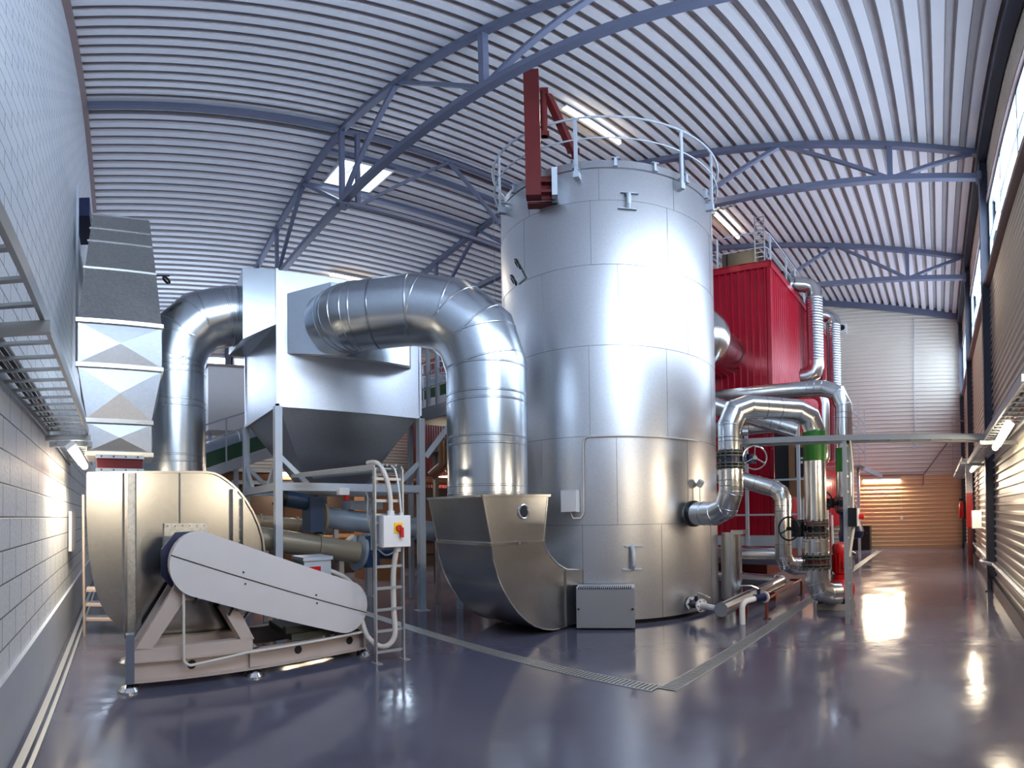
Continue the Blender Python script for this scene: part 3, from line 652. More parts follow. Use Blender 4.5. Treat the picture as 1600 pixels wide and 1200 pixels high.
LM().tube([(.72, .10, 1.18), (.72, .60, 1.18)], .05, 20).tube([(.72, .18, 1.18), (.72, .40, 1.18)], .13, 20).box((.58, .2, .985), (.86, .4, 1.12)).build('bearing_block', M_blue, fan)
LM().prism([(.36, .10, 1.06), (.36, .10, 1.30), (.50, .10, 1.46), (.72, .10, 1.47), (.9,.10,1.3), (.9,.10,.95), (.45,.10,.95)], (0, .06, 0)).build('guard_backplate', mat('dark_blue_plate', S(40, 46, 74), .4, .2, .05), fan)
for (x, z, dx) in ((.66, .80, .05), (1.02, .66, .05)): LM().bar((x, -.02, z), (x+dx, -.02, z+.09), .02, .02).build('tension_bolt', M_dark, fan)
# conduit up the pedestal
LM().tube(fillet([(.56, -.06, .92), (.56, -.06, .25), (.62, -.07, .22), (1.2, -.07, .28), (2.66, -.07, .30)], .06, 3), .014, 8).build('cable_conduit', M_pvc, fan)
# belt guard
c0, r0, c1, r1 = (.72, 1.17), .30, (2.40, .615), .285
a = math.atan2(c1[1]-c0[1], c1[0]-c0[0]); pts = []
for k in range(17):
    t = a+PI/2+PI*k/16; pts.append((c0[0]+r0*math.cos(t), c0[1]+r0*math.sin(t)))
for k in range(17):
    t = a-PI/2+PI*k/16; pts.append((c1[0]+r1*math.cos(t), c1[1]+r1*math.sin(t)))
bg_ = LM().prism([(x, -.10, z) for x, z in pts], (0, .20, 0)).build('belt_guard', M_guard, fan, sharp=40, bevel=.004)
dx, dz = math.cos(a), math.sin(a)
LM().bar((c0[0]-dx*.30, -.103, c0[1]-dz*.30), (c1[0]+dx*.285, -.103, c1[1]+dz*.285), .008, .006, up=(0,1,0)).build('guard_seam', M_hole, bg_)
for s, q in ((.25, .05), (.28, -.05), (.75, .04), (.77, -.04)):
    x = c0[0]+(c1[0]-c0[0])*s - dz*q; z = c0[1]+(c1[1]-c0[1])*s + dx*q
    LM().tube([(x, -.108, z), (x, -.098, z)], .010, 8).build('guard_screw', M_hole, bg_)
# motor behind the guard
LM().tube([(2.40, .10, .615), (2.40, .2, .615), (2.40, .22, .615), (2.40, .95, .615)], [.05, .05, .23, .23], 28).build('motor', mat('motor_grey_green', S(84, 96, 92), .45, .1, .1), fan)
LM().box((1.75, .05, .30), (2.62, .85, .37)).box((1.70, .1, .37), (2.5, .2, .44)).build('slide_rail', mat('dark_olive_rail', S(70, 74, 66), .5, .2, .15), fan)
tb = LM().box((2.06, .40, .92), (2.44, .75, 1.10)).box((2.04, .38, 1.10), (2.46, .77, 1.14)).build('terminal_box', M_frame, fan, bevel=.008)
LM().box((2.10, .395, .95), (2.29, .40, 1.03)).build('warning_label', M_rred, tb)
# flexible hose from the motor to the isolator
def hose(path, r, name, m, parent=None, pitch=.022):
    P = [Vector(p) for p in path]; out = []; rr = []; 
    for a_, b_ in zip(P, P[1:]):
        L = (b_-a_).length; k = max(1, int(L/pitch))
        for i in range(k):
            out.append(a_.lerp(b_, i/k)); rr.append(r); out.append(a_.lerp(b_, (i+.5)/k)); rr.append(r*.90)
    out.append(P[-1]); rr.append(r)
    return MB().tube(out, rr, 14).build(name, m, parent, sharp=80)
def smooth(pts, n=6):
    P = [Vector(p) for p in pts]; out = []
    for i in range(len(P)-1):
        p0 = P[max(0, i-1)]; p1 = P[i]; p2 = P[i+1]; p3 = P[min(len(P)-1, i+2)]
        for k in range(n):
            t = k/n; out.append(.5*((2*p1)+(-p0+p2)*t+(2*p0-5*p1+4*p2-p3)*t*t+(-p0+3*p1-3*p2+p3)*t**3))
    out.append(P[-1]); return out
FM = Matrix.Translation(ORG) @ Matrix.Rotation(RZ, 4, 'Z')
hp_ = [FM @ Vector((2.47, .60, .97)), FM @ Vector((2.60, .56, .96)), FM @ Vector((2.80, .35, .80)), Vector((-5.25, 2.62, .45)), Vector((-5.1, 2.64, .24)), Vector((-4.95, 2.74, .16)), Vector((-4.9, 2.85, .28)), Vector((-4.93, 2.86, .6)), Vector((-4.91, 2.85, 1.0)), Vector((-4.86, 2.87, 1.28))]
tag(hose(smooth(hp_), .032, 'flexible_hose', M_pvc), 'white ribbed cable hose looping from the fan motor up to the isolator box', 'hose')

# ------------------------------------------------------------------ rectangular stack above the fan
SHEAR = .6
st = thing('exhaust_stack', 'rectangular silver exhaust duct above the fan, leaning back towards the roof', 'duct', ORG, RZ)
def rect(x0, x1, y0, y1, z): return [(x0, y0, z), (x1, y0, z), (x1, y1, z), (x0, y1, z)]
def crossbroken(A, B, name, m):
    """box section whose faces are creased corner to corner"""
    mb = LM(); a = [mb.bm.verts.new(Vector(p)) for p in A]; b = [mb.bm.verts.new(Vector(p)) for p in B]
    cen = sum((Vector(p) for p in A+B), Vector())/8
    for k in range(4):
        q = [a[k], a[(k+1) % 4], b[(k+1) % 4], b[k]]; c = sum((v.co for v in q), Vector())/4; n = (q[1].co-q[0].co).cross(q[3].co-q[0].co).normalized()
        if n.dot(c-cen) < 0: n = -n
        cv = mb.bm.verts.new(c+n*.035)
        for i in range(4): mb.bm.faces.new((q[i], q[(i+1) % 4], cv))
    return mb.build(name, m, st, sharp=2)
LM().loft(rect(-.11, .35, .60, 1.10, 2.05), rect(-.12, .36, .59, 1.11, 2.23)).build('bellows', M_fabric, st)
for z in (2.055, 2.19): 
    cs = LM().box((-.13, .575, z), (.37, .60, z+.035)).build('clamp_strip', M_frame, st)
    for k in range(4): LM().tube([(-.07+k*.125, .565, z+.017), (-.07+k*.125, .578, z+.017)], .009, 8).build('bolt', M_dark, cs)
crossbroken(rect(-.22, .45, .60, 1.15, 2.25), rect(-.22, .45, .60, 1.15, 2.55), 'lower_section', M_stack)
crossbroken(rect(-.22, .45, .60, 1.15, 2.59), rect(-.31, .56, .60, 1.25, 3.13), 'flared_section', M_stack)
crossbroken(rect(-.31, .56, .60, 1.25, 3.17), rect(-.31, .56, .60, 1.25, 3.62), 'upright_section', M_stack)
for z, x0, x1, y1 in ((2.235, -.24, .47, 1.17), (2.57, -.24, .47, 1.17), (3.15, -.33, .58, 1.27), (3.64, -.33, .58, 1.27)):
    LM().box((x0, .575, z-.022), (x1, y1, z+.022)).build('flange', M_sheet, st)
def sec2(t):
    y = .60+2.75*t; z = 3.66+3.16*t
    return rect(-.31, .56+.04*t, y, y+.65, z)
for t0, t1 in zip((0, .36, .63, .79), (.36, .63, .79, 1)):
    LM().loft(sec2(t0), sec2(t1)).build('leaning_section', M_sheet2, st)
    y = .60+2.75*t1; z = 3.66+3.16*t1
    LM().bar((-.33, y-.01, z-.01), (.58, y-.01, z-.01), .03, .03).build('joint_strip', M_sheet, st)
LM().box((-.31, 3.9, 6.2), (.56, 6.5, 6.80)).build('top_section', M_sheet2, st)
SHEAR = None
# ------------------------------------------------------------------ round duct from fan to filter
u2 = thing('round_duct', 'round silver elbow duct rising behind the fan into the filter side', 'duct', (-8.35, .88, 1.0))
pb = fillet([(-8.25, 1.86, 5.02), (-8.35, .88, 5.02), (-8.35, .88, 1.2)], [0, .90, 0], 3)
MB().tube(pb, R1, 56).build('pipe', M_duct, u2)
bands(u2, pb, [i for i in range(1, len(pb)-1)], R1, pair=.035)
bands(u2, pb, [(len(pb)-2, .06), (len(pb)-2, .25), (len(pb)-2, .55), (0, .4)], R1, pair=.05)
MB().ring((-8.1, .55, 5.43), (0,1,1), .07, .02, 16, 6).ring((-8.0, .75, 5.52), (0,1,1), .07, .02, 16, 6).tube([(-8.1,.5,5.45),(-8.05,.6,5.62),(-8.0,.8,5.6)], .014, 8).build('hatch_clip', M_dark, u2)

# ------------------------------------------------------------------ isolator ladder tray
def ladder(name, p, q, side, width, n, label, cat='cable tray', m=None, rail_h=.05):
    p, q, s = Vector(p), Vector(q), Vector(side).normalized(); m = m or M_tray
    t = thing(name, label, cat, tuple(p))
    d = (q-p).normalized(); up = d.cross(s)
    for k in (0, 1): MB().bar(p+s*width*k, q+s*width*k, .018, rail_h, up=up).build('side_rail', m, t)
    for k in range(n):
        c = p.lerp(q, (k+.5)/n); MB().bar(c, c+s*width, .03, .014, up=up).build('rung', m, t)
    return t
lt = ladder('cable_ladder', (-4.90, 2.62, 0), (-4.90, 2.62, 2.12), (0,.33,0), .34, 9, 'narrow steel cable ladder standing on the floor with the isolator switch')
for y in (2.62, 2.96): MB().box((-4.95, y-.04, 0), (-4.82, y+.04, .008)).build('foot_plate', M_tray, lt)
MB().box((-4.96, 2.60, 1.24), (-4.94, 3.0, 1.63)).build('mounting_plate', M_tray, lt)
lt2 = ladder('cable_ladder', (-4.90, 2.62, 2.12), (-7.28, 2.52, 2.20), (0,1,0), .34, 16, 'cable ladder running level from the isolator post to the filter stand')
mb = MB()
for k in range(5): mb.tube([(-4.92, 2.68+k*.055, 2.155), (-7.2, 2.60+k*.055, 2.235)], .012, 8)
mb.build('cables', M_cable, lt2)
sw = thing('isolator_switch', 'pale grey isolator box with yellow plate and red handle on the cable ladder', 'switch', (-4.86, 2.83, 1.27))
MB().box((-4.94, 2.66, 1.27), (-4.80, 3.0, 1.61)).build('case', M_plastic, sw, bevel=.012)
MB().box((-4.80, 2.665, 1.275), (-4.785, 2.995, 1.605)).build('cover', M_white, sw)
pl = MB().box((-4.785, 2.79, 1.42), (-4.775, 2.89, 1.53)).build('yellow_plate', M_yellow, sw)
MB().tube([(-4.775, 2.84, 1.475), (-4.75, 2.84, 1.475)], .034, 20).box((-4.765, 2.85, 1.375), (-4.74, 2.885, 1.48)).build('handle', M_rred, sw, label='red handle turned down')
for gx, g0, g1_, gr in ((2.80, 1.60, 1.66, .04), (2.88, 1.28, 1.22, .04), (2.93, 1.60, 1.64, .02)): MB().tube([(-4.87, gx, g0), (-4.87, gx, g1_)], gr, 16).build('cable_gland', M_plastic, sw)
tag(hose(smooth([(-5.2, 2.70, 2.2), (-5.0, 2.71, 2.18), (-4.9, 2.75, 2.05), (-4.87, 2.79, 1.85), (-4.87, 2.80, 1.66)]), .028, 'flexible_hose', M_pvc), 'thick white cable hose bending down into the isolator top', 'hose')
tag(MB().tube(smooth([(-5.0, 2.88, 2.16), (-4.92, 2.89, 2.1), (-4.88, 2.91, 1.9), (-4.87, 2.93, 1.64)]), .010, 8).build('control_cable', M_white), 'thin white cable dropping from the tray to the isolator', 'cable')
# ------------------------------------------------------------------ pipework right of the tank
def flange_pack(c, r, z0, z1, parent, name='flange_pair', ax=(0,0,1)):
    """two bolted flanges with studs between them, stacked along z"""
    c = Vector(c); f = .024
    p = MB().tube([(c.x, c.y, z0), (c.x, c.y, z0+f)], r, 32).tube([(c.x, c.y, z1-f), (c.x, c.y, z1)], r, 32)
    o = p.build(name, M_flange, parent)
    for k in range(12):
        a = 2*PI*k/12; x, y = c.x+math.cos(a)*r*.88, c.y+math.sin(a)*r*.88
        MB().tube([(x, y, z0-.03), (x, y, z1+.03)], .012, 6).build('bolt', M_flange, o)
    return o
def handwheel(c, n, R, m, parent, wrim=.012):
    c, n = Vector(c), Vector(n).normalized(); a = n.cross(Vector((0,0,1))).normalized(); b = n.cross(a)
    mb = MB().ring(c, n, R, wrim, 32, 8)
    for k in range(3):
        t = .5+2*PI*k/3; mb.tube([c, c+(a*math.cos(t)+b*math.sin(t))*R], wrim*.8, 8)
    mb.tube([c-n*.03, c+n*.03], .03, 12)
    return mb.build('handwheel', m, parent)
V1, V2 = Vector((-2.85, 6.78, 0)), Vector((-1.88, 7.78, 0)); rA = .172
pA_ = thing('insulated_pipe', 'fat silver pipe rising from the big tank past a valve towards the nearest green band', 'pipe', (V1.x, V1.y, 1.4))
dn = (TC-V1); dn.z = 0; dn.normalize()
tk = V1+dn*(dn.dot(TC-V1)-TR+.02)
path = fillet([Vector((tk.x, tk.y, 1.58)), Vector((V1.x, V1.y, 1.58)), Vector((V1.x, V1.y, 3.12)), Vector((V2.x, V2.y, 3.12)), Vector((V2.x, V2.y, 1.44))], [0, .30, .30, .30, 0], 2)
p1 = [path[0].lerp(path[1], .25)] + path[1:4] + [Vector((V1.x, V1.y, 2.20))]
p2 = [Vector((V1.x, V1.y, 2.46))] + path[4:]
MB().tube(p1, rA, 40).build('lower_pipe', M_pipe, pA_); MB().tube(p2, rA, 40).build('upper_pipe', M_pipe, pA_)
for q, idx in ((p1, [1, 2, 3, (3, .25), (3, .5), (0, .5)]), (p2, [(0, .35), (0, .5), 1, 2, 3, (3, .3), (3, .6), 4, 5, 6, (6, .1)])):
    for i in idx: bands(pA_, q, [i], rA, 'joint_ring', dr=.004, w=.014, pair=0)
MB().tube([path[0], path[0].lerp(path[1], .25)], .13, 28).build('nozzle', M_tank, pA_)
for k in (.16, .24): MB().tube([path[0].lerp(path[1], k), path[0].lerp(path[1], k+.04)], .195, 32).build('nozzle_flange', M_flange if k < .2 else M_dark, pA_)
MB().tube([Vector((V2.x, V2.y, 2.35)), Vector((V2.x, V2.y, 2.82))], rA+.003, 40).build('green_band', M_green, pA_, label='green colour band')
MB().tube([V1+Vector((.165,.05,2.72)), V1+Vector((.24,.08,2.72))], .05, 20).build('thermometer', M_chrome, pA_)
va = thing('butterfly_valve', 'flanged valve with a silver handwheel on the fat pipe beside the tank', 'valve', (V1.x, V1.y, 2.2))
flange_pack(V1, .20, 2.22, 2.29, va); flange_pack(V1, .20, 2.37, 2.44, va)
MB().tube([(V1.x, V1.y, 2.29), (V1.x, V1.y, 2.37)], .17, 32).build('body', M_navy, va)
q0 = V1+Vector((.19, .10, 2.33)); vd = Vector((.55, .40, 0)).normalized()
MB().tube([V1+Vector((.10,.07,2.33)), q0+vd*.16], .035, 12).tube([q0+vd*.08-Vector((0,0,.05)), q0+vd*.08+Vector((0,0,.08))], .07, 16).build('gearbox', M_navy, va)
handwheel(q0+vd*.12+Vector((.06, -.12, .02)), (.45, -1, 0), .165, M_chrome, va)
vb = thing('butterfly_valve', 'flanged valve with a black handwheel below the nearest green band', 'valve', (V2.x, V2.y, 1.2))
flange_pack(V2, .215, 1.20, 1.27, vb); flange_pack(V2, .215, 1.36, 1.43, vb)
MB().tube([(V2.x, V2.y, 1.27), (V2.x, V2.y, 1.36)], .16, 32).build('body', M_dark, vb)
vl = Vector((-.93, -.30, 0)).normalized()
MB().tube([V2+Vector((0,0,1.32)), V2+vl*.36+Vector((0,0,1.32))], .045, 12).tube([V2+vl*.28+Vector((0,0,1.20)), V2+vl*.28+Vector((0,0,1.46))], .10, 18).build('gearbox', M_dark, vb)
handwheel(V2+vl*.36+Vector((-.02, -.12, 1.33)), (-.25, -1, 0), .175, M_dark, vb, .014)
lp = thing('insulated_pipe', 'short fat silver pipe joining the black-wheeled valve to the red pump', 'pipe', (V2.x, V2.y, .2))
MB().tube([(V2.x, V2.y, .93), (V2.x, V2.y, 1.17)], .205, 40).build('jacket', M_pipe, lp)
for z in (.96, 1.13): MB().ring((V2.x, V2.y, z), (0,0,1), .206, .006, 40, 6).build('joint_ring', M_pipe, lp)
flange_pack(V2, .23, .72, .79, lp); flange_pack(V2, .23, .86, .93, lp)
tg = MB().tube([(V2.x, V2.y, .79), (V2.x, V2.y, .86)], .18, 32).build('rubber_joint', M_oxide, lp)
q = fillet([(V2.x, V2.y, .72), (V2.x, V2.y, .30), (V2.x+.30, V2.y+.22, .30)], [0, .22, 0], 2)
MB().tube(q, .18, 40).build('elbow', M_pipe, lp)
for i in (1, 2, 3): bands(lp, q, [i], .18, 'joint_ring', dr=.004, w=.014, pair=0)
def pump(x, y, m, label, s=1):
    t = thing('water_pump', label, 'pump', (x, y, 0))
    MB().box((x-.36, y-.22, 0), (x+.16, y+.2, .10)).build('concrete_base', mat('pump_plinth', S(170, 168, 166), .7, 0, .1), t)
    MB().box((x-.34, y-.2, .10), (x+.14, y+.18, .14)).build('base_plate', M_dark, t)
    MB().lathe([(.10, .14), (.19, .17), (.22, .26), (.22, .36), (.17, .45), (.14, .48), (.14, .56)], (x, y, 0), 36).build('volute', m, t)
    MB().tube([(x-.30, y-.12, .30), (x, y, .30)], .11, 24).build('suction_port', m, t)
    MB().lathe([(.09, .56), (.12, .58), (.125, .9), (.135, .9), (.14, 1.0), (.12, 1.05), (.05, 1.08)], (x, y, 0), 32).build('motor', m, t)
    mb = MB()
    for k in range(16):
        a = 2*PI*k/16; M = Matrix.Translation((x, y, 0)) @ Matrix.Rotation(a, 4, 'Z'); mb.box((.12, -.004, .60), (.142, .004, .88), M)
    mb.build('cooling_fins', m, t)
    MB().box((x+.06, y-.16, .68), (x+.14, y-.10, .78)).build('terminal_box', m, t)
    return t
pump(-1.60, 8.28, M_red, 'bright red upright pump and motor at the foot of the nearest green-banded pipe')
# second riser
V3 = Vector((-1.95, 10.7, 0)); rB = .182
pB_ = thing('insulated_pipe', 'silver pipe high behind the tank, green-banded where it drops behind the ladder', 'pipe', (V3.x, V3.y, 1.5))
path = fillet([(-5.6, 10.75, 4.20), (V3.x, V3.y, 4.20), (V3.x, V3.y, 1.86)], [0, .42, 0], 2)
MB().tube(path, rB, 40).build('pipe', M_pipe, pB_)
for i in (1, 2, 3, (3, .08), (3, .14), (0, .5), (0, .9), (0, .95)): bands(pB_, path, [i], rB, 'joint_ring', dr=.004, w=.014, pair=0)
MB().tube([(V3.x, V3.y, 2.38), (V3.x, V3.y, 2.88)], rB+.003, 40).build('green_band', M_green, pB_, label='green colour band')
vc = thing('butterfly_valve', 'dark flanged valve below the second green band, behind the cable ladder', 'valve', (V3.x, V3.y, 1.6))
flange_pack(V3, .225, 1.60, 1.67, vc); flange_pack(V3, .225, 1.79, 1.86, vc)
MB().tube([(V3.x, V3.y, 1.67), (V3.x, V3.y, 1.79)], .17, 32).build('body', M_navy, vc)
MB().tube([V3+Vector((0,0,1.73)), V3+Vector((-.38,-.06,1.73))], .045, 12).tube([V3+Vector((-.3,-.06,1.64)), V3+Vector((-.3,-.06,1.84))], .08, 16).build('gearbox', M_dark, vc)
handwheel(V3+Vector((-.42, -.14, 1.78)), (-.35, -1, 0), .2, M_dark, vc, .016)
t = thing('inline_pump', 'navy blue pump casing under the second green-banded pipe', 'pump', (V3.x, V3.y, .6))
MB().lathe([(.2, 1.60), (.2, 1.55), (.13, 1.5), (.12, 1.2), (.15, 1.1), (.13, .9), (.12, .75), (.2, .70), (.2, .65)], V3, 36).build('casing', M_navy, t)
MB().lathe([(.03, -.16), (.22, -.14), (.26, 0), (.22, .14), (.03, .16)], (V3.x+.12, V3.y+.08, 1.15), 32).build('bulge', M_navy, t)
lq = thing('insulated_pipe', 'silver elbow pipe on the floor under the navy blue pump', 'pipe', (V3.x, V3.y, .1))
q = fillet([(V3.x, V3.y, .65), (V3.x, V3.y, .28), (V3.x-.35, V3.y+.35, .28)], [0, .2, 0], 2)
MB().tube(q, .18, 36).build('elbow', M_pipe, lq); MB().box((V3.x-.5, V3.y-.1, 0), (V3.x-.1, V3.y+.5, .12)).build('support', M_base, lq)
# pipes between tank and boiler
def run(name, pts, R, r, label, m=None, rings=(), parts=None, nn=2, cat='pipe'):
    t = thing(name, label, cat, tuple(Vector(pts[-1])))
    P = fillet(pts, R, nn) if len(pts) > 2 else [Vector(p) for p in pts]
    MB().tube(P, r, 36).build('pipe', m or M_pipe, t)
    for i in list(range(1, len(P)-1))+list(rings): bands(t, P, [i], r, 'joint_ring', dr=.004, w=.014, pair=0)
    return t
run('insulated_pipe', [(-5.2, 9.9, 3.32), (-3.05, 9.6, 3.28)], 0, .17, 'dull silver level pipe seen behind the two crossing pipes', rings=((0, .75),))
run('insulated_pipe', [(-4.15, 9.12, 3.66), (-2.62, 9.5, 3.12)], 0, .17, 'silver pipe slanting down to the right behind the nearest crossing pipe', rings=((0, .7), (0, .8)))
run('insulated_pipe', [(-4.62, 9.28, 2.47), (-2.78, 9.0, 1.96), (-2.78, 9.0, .58), (-2.40, 9.4, .58)], [0, .22, .22, 0], .155, 'silver pipe running level then bending down in front of the pale walkway beam', rings=((0, .6), (0, .8), (3, .1), (3, .2), (3, .8)))
run('insulated_pipe', [(-7.5, 10.4, .72), (-3.2, 10.4, .66)], 0, .20, 'thick silver pipe lying under the pale walkway beam', rings=((0, .6),))
fp = run('insulated_pipe', [(-2.98, 6.66, .22), (-2.95, 9.5, .26), (-6.5, 10.1, .32)], [0, .16, 0], .105, 'silver pipe low above the floor with a bend, in front of the square-topped cylinder', rings=((0, .4), (0, .42), (3, .2)))
for y in (7.4, 8.8): MB().box((-3.05, y-.02, 0), (-2.87, y+.02, .15)).build('pipe_stand', M_rust, fp)
cyl = thing('capped_cylinder', 'plain silver capped cylinder standing on the floor right of the big tank', 'cylinder', (-3.50, 8.30, 0))
MB().tube([(-3.50, 8.30, 0), (-3.50, 8.30, 1.18)], .18, 44).build('jacket', M_pipe, cyl)
MB().tube([(-3.50, 8.30, 1.18), (-3.50, 8.30, 1.25)], .165, 44).box((-3.42, 8.1, 1.22), (-3.2, 8.3, 1.29)).build('cap', M_pipe, cyl)
MB().box((-3.325, 8.2, .55), (-3.315, 8.38, .56)).build('seam', M_seam, cyl)
# tank drain valve
dvv = thing('drain_valve', 'white flanged drain valve with navy body and steel lever at the tank bottom', 'valve', (-3.05, 5.9, .2))
a_ = Vector((-3.72, 7.02, .22)); b_ = Vector((-3.15, 6.75, .22)); d_ = (b_-a_).normalized()
for s, r in ((.12, .10), (.36, .10)):
    c = a_+d_*s; MB().tube([c, c+d_*.025], r, 28).build('flange', M_white, dvv)
    for k in range(6):
        an = k*PI/3; o_ = Vector((-d_.y, d_.x, 0))*math.cos(an)*.075+Vector((0,0,1))*math.sin(an)*.075
        MB().tube([c+o_-d_*.01, c+o_+d_*.04], .009, 6).build('bolt', M_dark, dvv)
MB().tube([a_, a_+d_*.14], .045, 16).build('stub', M_white, dvv)
MB().tube([a_+d_*.14, a_+d_*.36], .06, 20).tube([a_+d_*.25, a_+d_*.25+Vector((0,0,.13))], .028, 12).build('body', M_navy, dvv)
MB().tube([a_+d_*.25+Vector((0,0,.13)), a_+d_*.28+Vector((0,.02,.18)), a_+d_*.55+Vector((0,.04,.14))], .012, 8).build('lever', M_chrome, dvv)
MB().tube(fillet([a_+d_*.38, a_+d_*.62, Vector((-2.98, 6.72, .22))], .10, 4), .045, 16).build('elbow', M_white, dvv)
wb = thing('floor_outlet_pipe', 'white bent outlet pipe with navy valve going into the floor', 'pipe', (-2.72, 6.8, 0))
MB().tube(fillet([(-2.72, 6.80, 0), (-2.72, 6.80, .32), (-2.60, 7.02, .34)], .10, 5), .042, 18).build('bend', M_white, wb)
MB().tube([(-2.60, 7.0, .34), (-2.52, 7.16, .34)], .06, 18).tube([(-2.57, 7.07, .34), (-2.57, 7.07, .48)], .025, 12).build('valve_body', M_navy, wb)
MB().tube([(-2.52, 7.16, .34), (-2.51, 7.19, .34)], .085, 22).build('flange', M_white, wb)
MB().tube([(-2.57, 7.07, .48), (-2.65, 7.0, .53), (-2.80, 6.9, .54)], .011, 8).build('lever', M_chrome, wb)
rr = thing('low_barrier', 'low rust-red tube barrier beside the floor drain', 'rail', (-2.55, 8.3, 0))
MB().tube(fillet([(-2.50, 7.22, 0), (-2.50, 7.22, .30), (-2.58, 9.45, .30), (-2.58, 9.45, 0)], .06, 3), .022, 12).build('tube', M_rust, rr)
MB().tube([(-2.58, 9.45, .29), (-2.80, 9.46, .29)], .022, 12).build('side_tube', M_rust, rr)
for p in ((-2.50, 7.22), (-2.58, 9.45)): MB().tube([(p[0], p[1], 0), (p[0], p[1], .01)], .06, 16).build('foot_plate', M_flange, rr)
# cable ladder and cross tray on the right
l3 = ladder('cable_ladder', (-1.29, 7.10, 0), (-1.29, 7.10, 2.62), (0,1,0), .30, 12, 'grey-green cable ladder standing in front of the red pump', rail_h=.06)
MB().tube(smooth([(-1.22, 7.15, 2.6), (-1.2, 7.2, 2.2), (-1.2, 7.2, 1.62)]), .016, 8).build('cable', M_pvc, l3)
bx = thing('junction_box', 'pale box with dark side on the standing cable ladder by the red pump', 'box', (-1.2, 7.15, 1.3))
MB().box((-1.26, 7.08, 1.37), (-1.12, 7.28, 1.62)).build('case', M_plastic, bx, bevel=.006)
MB().box((-1.25, 7.05, 1.365), (-1.13, 7.08, 1.625)).build('side_plate', M_dark, bx); MB().tube([(-1.12, 7.2, 1.5), (-1.05, 7.2, 1.5)], .035, 12).build('red_knob', M_rred, bx)
MB().tube([(-1.19, 7.16, 1.37), (-1.21, 7.16, 1.25), (-1.26, 7.15, .95)], .025, 10).build('cable_end', M_pvc, bx)
l4 = ladder('cable_ladder', (-2.9, 7.08, 2.62), (.62, 7.08, 2.56), (0,1,0), .32, 12, 'long grey-green cable tray crossing the aisle at head height to the right wall', rail_h=.07)
MB().bar((-2.9, 7.24, 2.66), (.6, 7.24, 2.60), .2, .03).build('cables', M_cable, l4)
l5 = ladder('cable_ladder', (.62, 1.5, 2.55), (.62, 11.3, 2.55), (1,0,0), .30, 42, 'wide cable ladder along the right wall', rail_h=.09)
for k, c in enumerate((M_dark, M_cable, M_rred)): MB().tube([(.72+.06*k, 1.5, 2.58), (.72+.06*k, 11.2, 2.58)], .014, 8).build('cable', c, l5)
for y in (3.4, 6.9, 10.5): MB().bar((.55, y, 2.46), (XR, y, 2.46), .05, .05).build('bracket', M_tray, l5)
l6 = ladder('cable_ladder', (.55, 12.2, 2.75), (.55, 19.5, 2.75), (1,0,0), .35, 26, 'cable ladder further along the right wall behind the second column', rail_h=.09)
for y in (12.6, 16, 19): MB().bar((.5, y, 2.68), (XR, y, 2.68), .05, .05).build('bracket', M_tray, l6)
l7 = ladder('cable_ladder', (-.6, -.28, 2.40), (-4.85, -.28, 2.40), (0,-1,0), .36, 19, 'wide cable ladder on the block wall above the fluorescent lamp', rail_h=.07)
for k in range(4): MB().tube([(-.6, -.52-.03*k, 2.43), (-4.85, -.52-.03*k, 2.43)], .012, 8).build('cable', M_dark if k % 2 else M_cable, l7)
for x in (-1.93, -4.80): MB().bar((x, -.25, 2.34), (x, YN, 2.34), .04, .05).build('bracket', M_tray, l7)
l8 = ladder('cable_ladder', (-5.0, -.30, 2.36), (-7.2, -.36, 2.36), (0,-1,0), .30, 12, 'cable ladder on the block wall beyond the lamp, lit warm', rail_h=.07)
MB().bar((-5.1, -.25, 2.32), (-5.1, YN, 2.32), .05, .05).build('bracket', M_tray, l8)
l9 = ladder('cable_ladder', (-4.25, 11.9, 7.9), (-4.25, 11.9, 9.6), (.3,0,0), .24, 12, 'upright cable ladder on top of the red boiler house', rail_h=.05)
l10 = ladder('cable_ladder', (-4.1, 10.02, 8.97), (-6.8, 10.02, 8.97), (0,.3,0), .30, 12, 'cable ladder running level under the roof behind the big tank', rail_h=.05)
for x in (-4.4, -6.5): MB().bar((x, 9.9, 8.93), (x, 10.34, 8.93), .04, .03).build('bracket', M_tray, l10)
